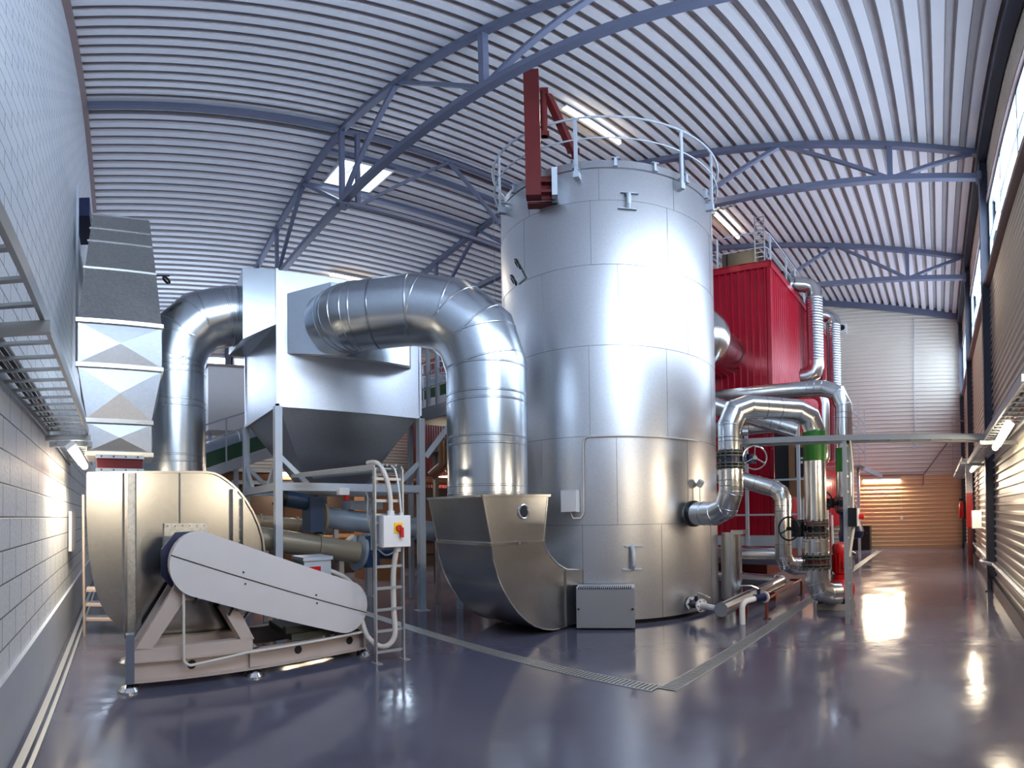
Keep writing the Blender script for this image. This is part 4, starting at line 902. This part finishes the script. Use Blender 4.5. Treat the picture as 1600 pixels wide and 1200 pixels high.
# ------------------------------------------------------------------ red boiler houses
def boiler(x0, x1, y0, y1, z0, z1, label, m=None):
    m = m or M_boiler
    t = thing('boiler_house', label, 'boiler', ((x0+x1)/2, (y0+y1)/2, 0)); mb = MB()
    def vr(o, U, Nn, L, p=.17, d=.03):
        o, U, Nn = Vector(o), Vector(U), Vector(Nn); pts = []; u = 0
        while u < L-.01:
            for du, dn in ((0, 0), (.60, 0), (.70, 1), (.92, 1)):
                if u+du*p <= L: pts.append((u+du*p, dn*d))
            u += p
        pts.append((L, 0)); A = [mb.bm.verts.new(o+U*a+Nn*b) for a, b in pts]; B = [mb.bm.verts.new(o+U*a+Nn*b+Vector((0,0,z1-z0))) for a, b in pts]
        for k in range(len(A)-1): mb.bm.faces.new((A[k], A[k+1], B[k+1], B[k]))
    vr((x0, y0, z0), (1,0,0), (0,-1,0), x1-x0); vr((x1, y0, z0), (0,1,0), (1,0,0), y1-y0); vr((x1, y1, z0), (-1,0,0), (0,1,0), x1-x0); vr((x0, y1, z0), (0,-1,0), (-1,0,0), y1-y0)
    mb.build('cladding', m, t)
    MB().box((x0-.04, y0-.05, z1-.02), (x1+.05, y1+.05, z1+.02)).box((x0-.04, y0-.05, z1-.18), (x1+.05, y0-.035, z1)).box((x1+.035, y0-.05, z1-.18), (x1+.05, y1+.05, z1)).build('roof_cap', m, t)
    MB().box((x0+.3, y0+.3, 0), (x1-.3, y1-.3, z0+.05)).build('plinth', M_oxide, t)
    MB().box((x1-.06, y0-.03, z0), (x1+.032, y0+.06, z1)).build('corner_trim', m, t)
    return t
bo = boiler(-9.2, -3.85, 11.75, 16.55, 1.0, 8.0, 'tall crimson ribbed boiler house right behind the big tank')
boiler(-9.0, -3.85, 17.2, 20.3, 1.0, 8.05, 'second crimson ribbed boiler house farther back near the far wall')
boiler(-19.2, -10.4, 12.0, 17.0, .4, 8.1, m=M_oxide, label='dark red ribbed boiler house deep behind the filter and scoop')
# roof railing on the first boiler
rl = thing('roof_railing', 'thin pale railing along the roof edge of the crimson boiler house', 'railing', (-3.9, 14, 8.0))
cr = [(-5.5, 11.85), (-4.9, 11.85), (-3.95, 12.1), (-3.95, 16.4)]
for z in (9.05, 8.55): MB().tube([(x, y, z) for x, y in [(-6.5, 11.4), (-5.25, 11.9), (-4.0, 11.9), (-3.95, 12.1), (-3.95, 16.4)]], .018 if z > 9 else .012, 8).build('rail', M_frame, rl)
for x, y in ((-5.25, 11.9), (-3.95, 12.15), (-3.95, 13.5), (-3.95, 14.4), (-3.95, 15.4), (-3.95, 16.4)): MB().box((x-.02, y-.02, 8.0), (x+.02, y+.02, 9.05)).build('post', M_frame, rl)
rl = thing('roof_railing', 'short pale railing on the farther crimson boiler house roof', 'railing', (-3.9, 19, 8.0))
for z in (9.0, 8.5): MB().tube([(-3.95, 17.3, z), (-3.95, 20.0, z)], .015, 8).build('rail', M_frame, rl)
for y in (17.3, 18.6, 19.9): MB().box((-3.97, y-.02, 8.05), (-3.93, y+.02, 9.0)).build('post', M_frame, rl)
rb = thing('roof_fan_unit', 'black fan unit with round silver end on top of the crimson boiler house', 'machine', (-5.0, 12.6, 8.0))
MB().box((-5.3, 12.3, 8.02), (-4.3, 13.3, 8.75)).build('housing', M_blackpanel, rb, bevel=.02); MB().tube([(-5.3, 12.8, 8.35), (-5.9, 12.8, 8.35)], .28, 24).build('round_end', M_copper, rb)
MB().box((-4.25, 13.3, 8.02), (-3.97, 14.2, 8.45)).build('motor', M_dark, rb)
# domed silver vessel end by the tank
dm = thing('domed_vessel', 'round silver dome peeping out behind the big tank in front of the crimson cladding', 'vessel', (-5.15, 10.3, 5.6))
pr_ = [(.80*math.sin(PI/2*k/10)+.001, 5.5) for k in range(1)]
mb = MB(); c_ = Vector((-5.15, 10.35, 5.55)); rings = []
bmesh.ops.create_uvsphere(mb.bm, u_segments=40, v_segments=24, radius=.82, matrix=Matrix.Translation(c_) @ Matrix.Diagonal((1, .75, 1, 1)))
mb.build('dome', M_pipe, dm)
MB().tube([c_, c_+Vector((0, 1.5, 0))], .62, 36).build('neck', M_pipe, dm); MB().ring(c_+Vector((0,.05,0)), (0,1,0), .80, .02, 48, 6).build('dome_ring', M_pipe, dm)
# vent ducts along the boiler
def corr_pipe(path, r, name, t):
    P = [Vector(p) for p in path]; out = []; rs = []
    for a, b in zip(P, P[1:]):
        n = max(1, int((b-a).length/.085))
        for i in range(n):
            for f, q in ((0, 1), (.8, 1), (.87, 1.015), (.95, 1.015)): out.append(a.lerp(b, (i+f)/n)); rs.append(r*q)
    out.append(P[-1]); rs.append(r); return MB().tube(out, rs, 32).build(name, M_duct, t, sharp=60)
d1 = thing('vent_duct', 'ribbed silver vent duct hooked over the edge of the crimson boiler house', 'duct', (-3.4, 14.5, 5.6))
corr_pipe([(-4.9, 13.9, 8.42), (-3.95, 14.25, 8.42)], .24, 'upper_duct', d1)
e1 = fillet([(-3.95, 14.25, 8.42), (-3.42, 14.5, 8.42), (-3.42, 14.5, 8.0)], [0, .28, 0], 3); MB().tube(e1, .245, 36).build('top_elbow', M_pipe, d1)
corr_pipe([(-3.42, 14.5, 8.05), (-3.42, 14.5, 5.95)], .24, 'riser', d1)
e2 = fillet([(-3.42, 14.5, 5.95), (-3.42, 14.5, 5.55), (-3.85, 14.45, 5.50)], [0, .28, 0], 2); MB().tube(e2, .245, 36).build('bottom_elbow', M_pipe, d1)
d2 = thing('vent_duct', 'second ribbed silver vent duct just behind the first', 'duct', (-3.4, 17.2, 5.6))
MB().tube(fillet([(-3.9, 16.8, 8.35), (-3.38, 17.0, 8.35), (-3.38, 17.0, 8.0)], [0, .28, 0], 3), .245, 36).build('top_elbow', M_pipe, d2)
corr_pipe([(-3.38, 17.0, 8.05), (-3.38, 17.0, 3.2)], .24, 'riser', d2)
d3 = thing('vent_duct', 'thin silver duct curling down beside the crimson wall under the crossing pipe', 'duct', (-2.9, 13.5, 3))
MB().tube(fillet([(-3.8, 13.4, 4.75), (-2.98, 13.5, 4.75), (-2.98, 13.5, 2.9), (-3.5, 13.5, 2.7)], .3, 3), .15, 28).build('pipe', M_pipe, d3)
# walkway in front of the boiler
pw = thing('walkway', 'pale steel walkway beam with white posts and rails in front of the crimson boiler house', 'walkway', (-4.2, 11.0, .9))
MB().box((-8.0, 10.95, .78), (-2.55, 11.05, 1.04)).build('edge_beam', M_frame, pw); MB().box((-8.0, 11.05, .98), (-3.0, 11.7, 1.03)).build('deck', M_tray, pw)
for x in (-4.2, -3.0): MB().box((x-.035, 10.88, .62 if x > -4 else .72), (x+.035, 10.94, 3.5)).build('post', M_frame, pw)
for x in (-7.5, -5.2, -2.7): MB().box((x-.04, 10.97, 0), (x+.04, 11.03, .8)).build('leg', M_frame, pw)
for z in (1.52, 2.28): MB().bar((-8, 10.92, z), (-2.3, 10.92, z), .03, .04).build('rail', M_frame, pw)
cp = thing('control_cabinet', 'beige control panel with black display and white marks in front of the crimson wall', 'panel', (-3.05, 11.3, 2.1))
MB().box((-3.30, 11.2, 1.9), (-2.75, 11.5, 3.35)).build('cabinet', M_copper, cp); MB().box((-3.15, 11.18, 2.35), (-2.80, 11.2, 3.0)).build('display', M_hole, cp)
mb = MB(); mb.box((-3.08, 11.17, 2.62), (-3.04, 11.18, 2.78)).box((-3.02, 11.17, 2.64), (-2.97, 11.18, 2.70)).box((-3.02, 11.17, 2.74), (-2.95, 11.18, 2.78)); mb.build('white_marks', M_white, cp)
MB().box((-3.75, 11.55, 1.05), (-3.34, 11.6, 4.0)).build('painted_dark_gap', M_hole, cp)  # thin black sheet painted for the dark gap beside the panel
MB().box((-3.1, 11.3, 1.03), (-3.0, 11.4, 1.9)).build('stand', M_frame, cp)
# handrails / stair near the second pump
stt = thing('access_stair', 'pale steel stair and landing beyond the second green-banded pipe', 'stair', (-2.6, 17.0, 0))
MB().box((-3.6, 16.2, 2.95), (-2.4, 17.4, 3.0)).build('landing', M_tray, stt); MB().bar((-2.55, 16.5, 2.98), (-2.0, 18.2, 2.75), .06, .14).build('stringer', M_frame, stt)
MB().box((-2.68, 16.95, 0), (-2.60, 17.03, 2.95)).build('post', M_frame, stt)
for x, y in ((-2.9, 16.3), (-2.5, 16.3), (-2.45, 17.3)): MB().box((x-.015, y-.015, 3), (x+.015, y+.015, 5.0)).build('rail_post', M_frame, stt)
for z in (4.0, 4.6, 5.0): MB().bar((-2.9, 16.3, z), (-2.45, 17.3, z-.5), .025, .025).build('rail', M_frame, stt)
w1 = thing('small_pipe', 'bundle of thin white upright pipes between the first pump and the walkway', 'pipe', (-2.3, 10.2, 0))
for x, y, zz in ((-2.35, 10.0, 2.0), (-2.2, 10.2, 1.6), (-2.05, 9.9, 1.5)): MB().tube([(x, y, .0), (x-.02, y, zz)], .025, 10).build('tube', M_white, w1)
# ------------------------------------------------------------------ far wall and right wall details
bc = thing('black_cabinet', 'low black cabinet standing against the far ribbed wall', 'cabinet', (-2.9, 20.7, 0))
MB().box((-3.7, 20.35, .0), (-2.75, 20.9, .95)).build('body', M_blackpanel, bc); MB().box((-3.3, 20.34, .05), (-3.28, 20.35, .9)).build('door_gap', M_hole, bc)
so = thing('wall_socket', 'white socket with conduit below the far wall lamp', 'socket', (-1.52, 20.93, 1.2))
MB().box((-1.57, 20.90, 1.15), (-1.47, 20.96, 1.29)).build('box', M_white, so); MB().tube([(-1.52, 20.94, 1.29), (-1.52, 20.94, 2.95)], .012, 8).build('conduit', M_white, so)
cw = thing('wall_conduit', 'long thin conduit running down the middle of the far wall from the roof', 'conduit', (-.9, 20.93, 4))
MB().tube([(-.88, 20.92, 9.6), (-.95, 20.92, 4.1)], .015, 8).build('tube', M_frame, cw); MB().box((-1.03, 20.9, 4.0), (-.88, 20.96, 4.1)).build('box', M_frame, cw)
MB().tube([(-3.2, 20.92, 2.98), (-.62, 20.92, 2.95), (.35, 20.92, 4.2)], .03, 10).tube([(-.62, 20.9, 2.95), (-.65, 20.9, 2.5)], .03, 10).build('pipe', M_trim, cw)
sp = thing('loudspeaker', 'small white loudspeaker with black cone high on the far wall', 'speaker', (-3.75, 20.8, 9.2))
MB().box((-3.95, 20.65, 9.0), (-3.6, 20.98, 9.45)).build('case', M_white, sp); MB().tube([(-3.77, 20.64, 9.22), (-3.77, 20.66, 9.22)], .13, 20).build('cone', M_dark, sp)
fe = thing('fire_extinguisher', 'small red fire extinguisher on the far end of the right wall', 'extinguisher', (.8, 19.6, 1.2))
MB().lathe([(.09, 1.2), (.1, 1.25), (.1, 1.7), (.05, 1.8), (.03, 1.86)], (.82, 19.5, 0), 20).build('bottle', M_red, fe); MB().box((.74, 19.46, 1.86), (.9, 19.54, 1.93)).build('valve_head', M_dark, fe); MB().box((.7, 19.45, 1.2), (1.05, 19.6, 1.22)).box((.9, 19.46, 1.22), (1.05, 19.54, 1.8)).build('bracket', M_dark, fe)
rp = thing('warning_post', 'red and white upright post against the right wall', 'post', (.82, 14.6, 0))
MB().box((.74, 14.4, 1.05), (.92, 14.6, 2.0)).build('red_section', M_red, rp); MB().box((.74, 14.4, 2.0), (.92, 14.6, 2.75)).build('white_section', M_white, rp)
MB().box((.76, 14.42, 0), (.90, 14.58, 1.05)).build('dark_section', M_oxide, rp)
eb = thing('electrical_box', 'tall pale electrical box on the right wall in front of the red and white post', 'box', (.85, 13.2, 1.2))
MB().box((.80, 12.9, 1.08), (XR-.02, 13.3, 1.52)).build('case', M_white, eb, bevel=.01)
mb_ = [MB().tube([(.80+.0, 12.95+.02, 1.14+.1*k), (.79, 12.97, 1.14+.1*k)], .012, 8).build('gland', M_dark, eb) for k in range(4)]
hr = thing('wall_pipe', 'pale handrail-like pipe running low along the right wall and stepping round the column', 'pipe', (.9, 9, .5))
MB().tube([(.95, 1.0, .56), (.95, 9.4, .56)], .035, 14).build('near_run', M_frame, hr)
MB().tube(fillet([(.95, 9.4, .56), (.80, 9.7, .56), (.78, 10.1, .56), (.95, 10.5, .56), (.95, 15.2, .56)], .08, 3), .035, 14).build('far_run', M_frame, hr)
vt = ladder('cable_ladder', (.55, 20.3, 2.9), (.55, 20.3, 5.2), (1,0,0), .32, 9, 'upright wire cable ladder in the far right corner', rail_h=.04)
for z in (3.1, 5.0): MB().bar((.7, 20.32, z), (XR, 20.32, z), .04, .04).build('bracket', M_tray, vt)
# ------------------------------------------------------------------ behind the fan and filter
wp = thing('white_housing', 'big white sheet housing seen between the round duct and the filter', 'machine housing', (-14.5, 3, 4))
MB().box((-15.0, 2.45, 4.0), (-14.0, 5.8, 5.85)).build('body', mat('white_housing_paint', S(244, 243, 245), .5, 0, .03), wp, bevel=.02)
MB().box((-15.0, 2.40, 5.83), (-13.95, 5.85, 5.90)).build('top_trim', M_trim, wp)
for y in (2.6, 5.6): MB().box((-14.6, y-.05, 2.5), (-14.5, y+.05, 4.0)).build('support', M_frame, wp)
cv = thing('inclined_conveyor', 'long inclined conveyor with dark green side panels and hooped cover behind the filter', 'conveyor', (-13, 2, 2))
def cl(y): return 3.05+(y-2.27)*.355
y0, y1 = .6, 11.8
MB().bar((-13, y0, cl(y0)), (-13, y1, cl(y1)), .04, .36).build('green_panel', M_dgreen, cv)
for xs_ in (-12.95, -13.6): MB().bar((xs_, y0, cl(y0)-.34), (xs_, y1, cl(y1)-.34), .08, .26).build('stringer', M_frame, cv)
mb = MB(); half = [(-13.0-.35+.35*math.cos(PI*k/8), .20+.30*math.sin(PI*k/8)) for k in range(9)]
A_ = [mb.bm.verts.new((x, y0, cl(y0)+z)) for x, z in half]; B_ = [mb.bm.verts.new((x, y1, cl(y1)+z)) for x, z in half]
for k in range(8): mb.bm.faces.new((A_[k], A_[k+1], B_[k+1], B_[k]))
mb.build('hood', M_auger, cv)
for k in range(11):
    y = 1.0+k*1.05; MB().tube([(x+.0, y, cl(y)+z+.01) for x, z in half], .02, 8).build('hoop', M_chrome, cv)
for z in (.9, .5): MB().bar((-12.8, y0, cl(y0)+z), (-12.8, y1, cl(y1)+z), .03, .04).build('handrail', M_frame, cv)
for y in (1.2, 2.7, 5.5, 8.5, 10.5): MB().box((-12.82, y-.02, cl(y)-.4), (-12.78, y+.02, cl(y)+.9)).build('handrail_post', M_frame, cv)
for y in (3.0, 7.0, 11.0): MB().box((-13.1, y-.06, 0), (-12.98, y+.06, cl(y)-.4)).build('support', M_frame, cv)
ap = thing('access_platform', 'small pale steel platform with railings between the filter and the round duct', 'platform', (-7.9, 5.6, 3.4))
MB().box((-8.7, 5.35, 3.38), (-7.0, 5.42, 3.62)).build('edge_beam', M_frame, ap); MB().box((-8.7, 5.42, 3.45), (-7.0, 6.4, 3.5)).build('deck', M_tray, ap)
for x in (-8.6, -7.95, -7.65, -7.05): MB().box((x-.03, 5.36, 3.5), (x+.03, 5.42, 4.85)).build('post', M_frame, ap)
for z in (4.0, 4.3, 4.75): MB().bar((-8.6, 5.40, z), (-7.05, 5.40, z), .025, .03).build('rail', M_frame, ap)
MB().bar((-7.32, 4.9, 2.6), (-7.02, 5.4, 3.38), .07, .09).build('knee_brace', M_frame, ap)
for x in (-8.6, -7.08): MB().box((x-.04, 5.36, 0), (x+.04, 5.44, 3.4)).build('leg', M_frame, ap)
def auger(p, q, r, m, label, flange=True, legs=()):
    p, q = Vector(p), Vector(q); t = thing('screw_conveyor', label, 'conveyor', tuple(p)); d = (q-p).normalized()
    MB().tube([p, q], r, 36).build('trough_tube', m, t)
    for s in (.35, .7): MB().tube([p.lerp(q, s)-d*.02, p.lerp(q, s)+d*.02], r+.03, 36).build('joint_flange', m, t)
    for s in legs:
        c = p.lerp(q, s); MB().box((c.x-.03, c.y-.04, 0), (c.x+.03, c.y+.04, c.z-r)).build('leg', M_base, t)
    return t
a1 = auger((-7.92, 3.25, 1.60), (-7.7, 8.2, .95), .175, M_auger, 'blue-grey screw conveyor tube under the filter, passing behind the isolator', legs=(.05, .45, .9))
MB().tube([(-7.92, 3.24, 1.60), (-7.92, 3.28, 1.60)], .27, 28).build('end_flange', M_auger2, a1)
MB().box((-8.1, 3.7, 1.72), (-7.75, 4.3, 1.86)).build('inlet_box', M_auger, a1)
MB().prism([(-7.75, 3.12, 1.95), (-7.75, 3.28, 1.95), (-7.75, 3.30, 1.35), (-7.75, 3.2, 1.3)], (-.35, 0, 0)).build('bracket', M_flange, a1)
g1 = thing('gear_motor', 'dark blue gear motor on the end of the upper screw conveyor', 'motor', (-7.92, 3.0, 1.6))
MB().box((-8.1, 2.98, 1.36), (-7.72, 3.2, 1.92)).build('gearbox', mat('slate_blue_gearbox', S(58, 74, 104), .45, .1, .1), g1, bevel=.03)
MB().tube([(-7.92, 2.98, 1.84), (-7.92, 2.62, 1.90)], .13, 24).build('motor', M_blue, g1); MB().tube([(-7.92, 2.62, 1.90), (-7.92, 2.56, 1.91)], .145, 24).build('fan_cover', M_dark, g1)
a2 = auger((-7.6, 3.74, 1.02), (-7.7, 1.85, 1.33), .175, M_auger2, 'beige screw conveyor tube running left behind the fan', legs=(.15, .8))
MB().tube([(-7.6, 3.74, 1.02), (-7.6, 3.79, 1.01)], .30, 32).build('end_flange', M_auger, a2)
MB().prism([(-7.62, 3.5, 1.14), (-7.62, 3.74, 1.30), (-7.62, 3.74, 1.1)], (-.2, 0, 0)).build('gusset', M_auger, a2)
g2 = thing('gear_motor', 'dark teal gear motor beside the isolator, on the lower screw conveyor end', 'motor', (-7.55, 3.95, 1.0))
MB().box((-7.75, 3.80, .78), (-7.4, 4.05, 1.28)).build('gearbox', M_blue, g2, bevel=.05); MB().tube([(-7.39, 3.93, .98), (-7.36, 3.93, .98)], .05, 16).build('shaft_cap', M_chrome, g2)
MB().tube([(-7.56, 4.05, 1.05), (-7.56, 4.4, 1.02)], .14, 24).build('motor', M_blue, g2)
tag(MB().tube(smooth([(-7.3, 3.35, 2.0), (-7.3, 3.75, 1.98), (-7.3, 3.78, 1.6), (-7.32, 3.9, 1.2), (-7.34, 4.1, .98), (-7.36, 4.3, 1.02)]), .014, 8).build('motor_cable', M_cable), 'thin grey cable hanging from the stand beam to the teal gear motor', 'cable')
a3 = auger((-9.0, 3.9, 1.38), (-9.0, 1.9, 1.56), .13, M_auger2, 'thin brown screw conveyor tube behind the beige one', legs=(.3, .8))
tb_ = thing('beam_terminal_box', 'small white and red terminal box on the filter stand beam', 'box', (-7.28, 3.35, 2.0))
MB().box((-7.30, 3.25, 1.93), (-7.2, 3.42, 2.04)).build('case', M_white, tb_); MB().box((-7.28, 3.36, 1.86), (-7.22, 3.42, 1.93)).build('red_gland', M_rred, tb_)
for i, (x, y, w, h) in enumerate(((-11.8, 4.2, .9, 1.9), (-11.8, 6.4, .9, 2.2))):
    t = thing('ash_container', ('rust-coloured steel container behind the screw conveyors, left one', 'rust-coloured steel container behind the screw conveyors, right one')[i], 'container', (x, y, 0))
    MB().box((x-w/2, y-w/2, 0), (x+w/2, y+w/2, h)).build('body', M_copper, t, bevel=.02); MB().box((x-w/2-.02, y-w/2-.02, h), (x+w/2+.02, y+w/2+.02, h+.06)).build('lid', M_flange, t)
bh = thing('feed_pipe', 'bent brass-coloured pipe hanging behind the filter hopper', 'pipe', (-9.5, 6.9, 2))
MB().tube(fillet([(-9.6, 6.9, 3.3), (-9.6, 6.9, 2.75), (-9.8, 6.7, 2.5)], .15, 3), .11, 24).tube(fillet([(-9.35, 7.1, 3.3), (-9.35, 7.1, 2.8), (-9.5, 6.9, 2.6)], .15, 3), .08, 24).build('tubes', M_copper, bh)
MB().bar((-10.5, 7.2, 3.2), (-7.8, 7.0, 3.35), .3, .25).build('support_beam', M_flange, bh)
for x, y in ((-10.3, 7.18), (-8.0, 7.02)): MB().box((x-.05, y-.05, 0), (x+.05, y+.05, 3.15)).build('post', M_flange, bh)
ns = thing('step_unit', 'open steel steps with thin side posts behind the fan by the block wall', 'steps', (-6.9, -.2, 0))
for z in (.22, .42, .62): MB().box((-7.25, -.42, z-.015), (-6.95, .15, z+.015)).build('tread', M_base, ns)
MB().tube([(-6.92, -.44, 0), (-6.92, -.46, 1.9)], .018, 8).build('side_post', M_base, ns); MB().tube([(-7.28, .16, 0), (-7.28, .16, 1.2)], .018, 8).build('side_post', M_base, ns)
sg = thing('wall_sign', 'narrow white panel on the block wall behind the fan', 'sign', (-7.2, -.6, 1.4))
MB().box((-7.6, YN+.02, 1.15), (-6.9, YN+.06, 1.68)).build('board', M_white, sg)
bb = thing('wall_box', 'dark blue box mounted high on the block wall beside the leaning duct', 'box', (-8.6, YN, 7.0))
MB().box((-9.3, YN, 6.95), (-8.2, -.45, 7.36)).build('case', M_navy, bb, bevel=.02)
tag(MB().tube([(-7.75, YN+.06, 7.3), (-7.75, YN+.06, 3.9)], .025, 8).build('wall_conduit', M_frame), 'thin upright conduit on the block wall left of the leaning duct', 'conduit')

fm = thing('furnace_block', 'low dark brown furnace block with pipes under the inclined conveyor', 'furnace', (-15.5, 6, 0))
MB().box((-18.5, 1.5, 0), (-13.8, 11.0, 2.5)).build('body', mat('dark_brown_casing', S(58, 46, 42), .5, .2, .2, 2), fm, bevel=.05)
for y in (2.6, 4.6, 6.6, 8.6): MB().box((-13.8, y, .4), (-13.72, y+1.2, 2.0)).build('door', mat('dark_door', S(74, 58, 52), .45, .3, .1), fm)
for z in (1.0, 2.7): MB().tube([(-13.5, 1.5, z), (-13.5, 11, z)], .12, 16).build('side_pipe', M_copper, fm)
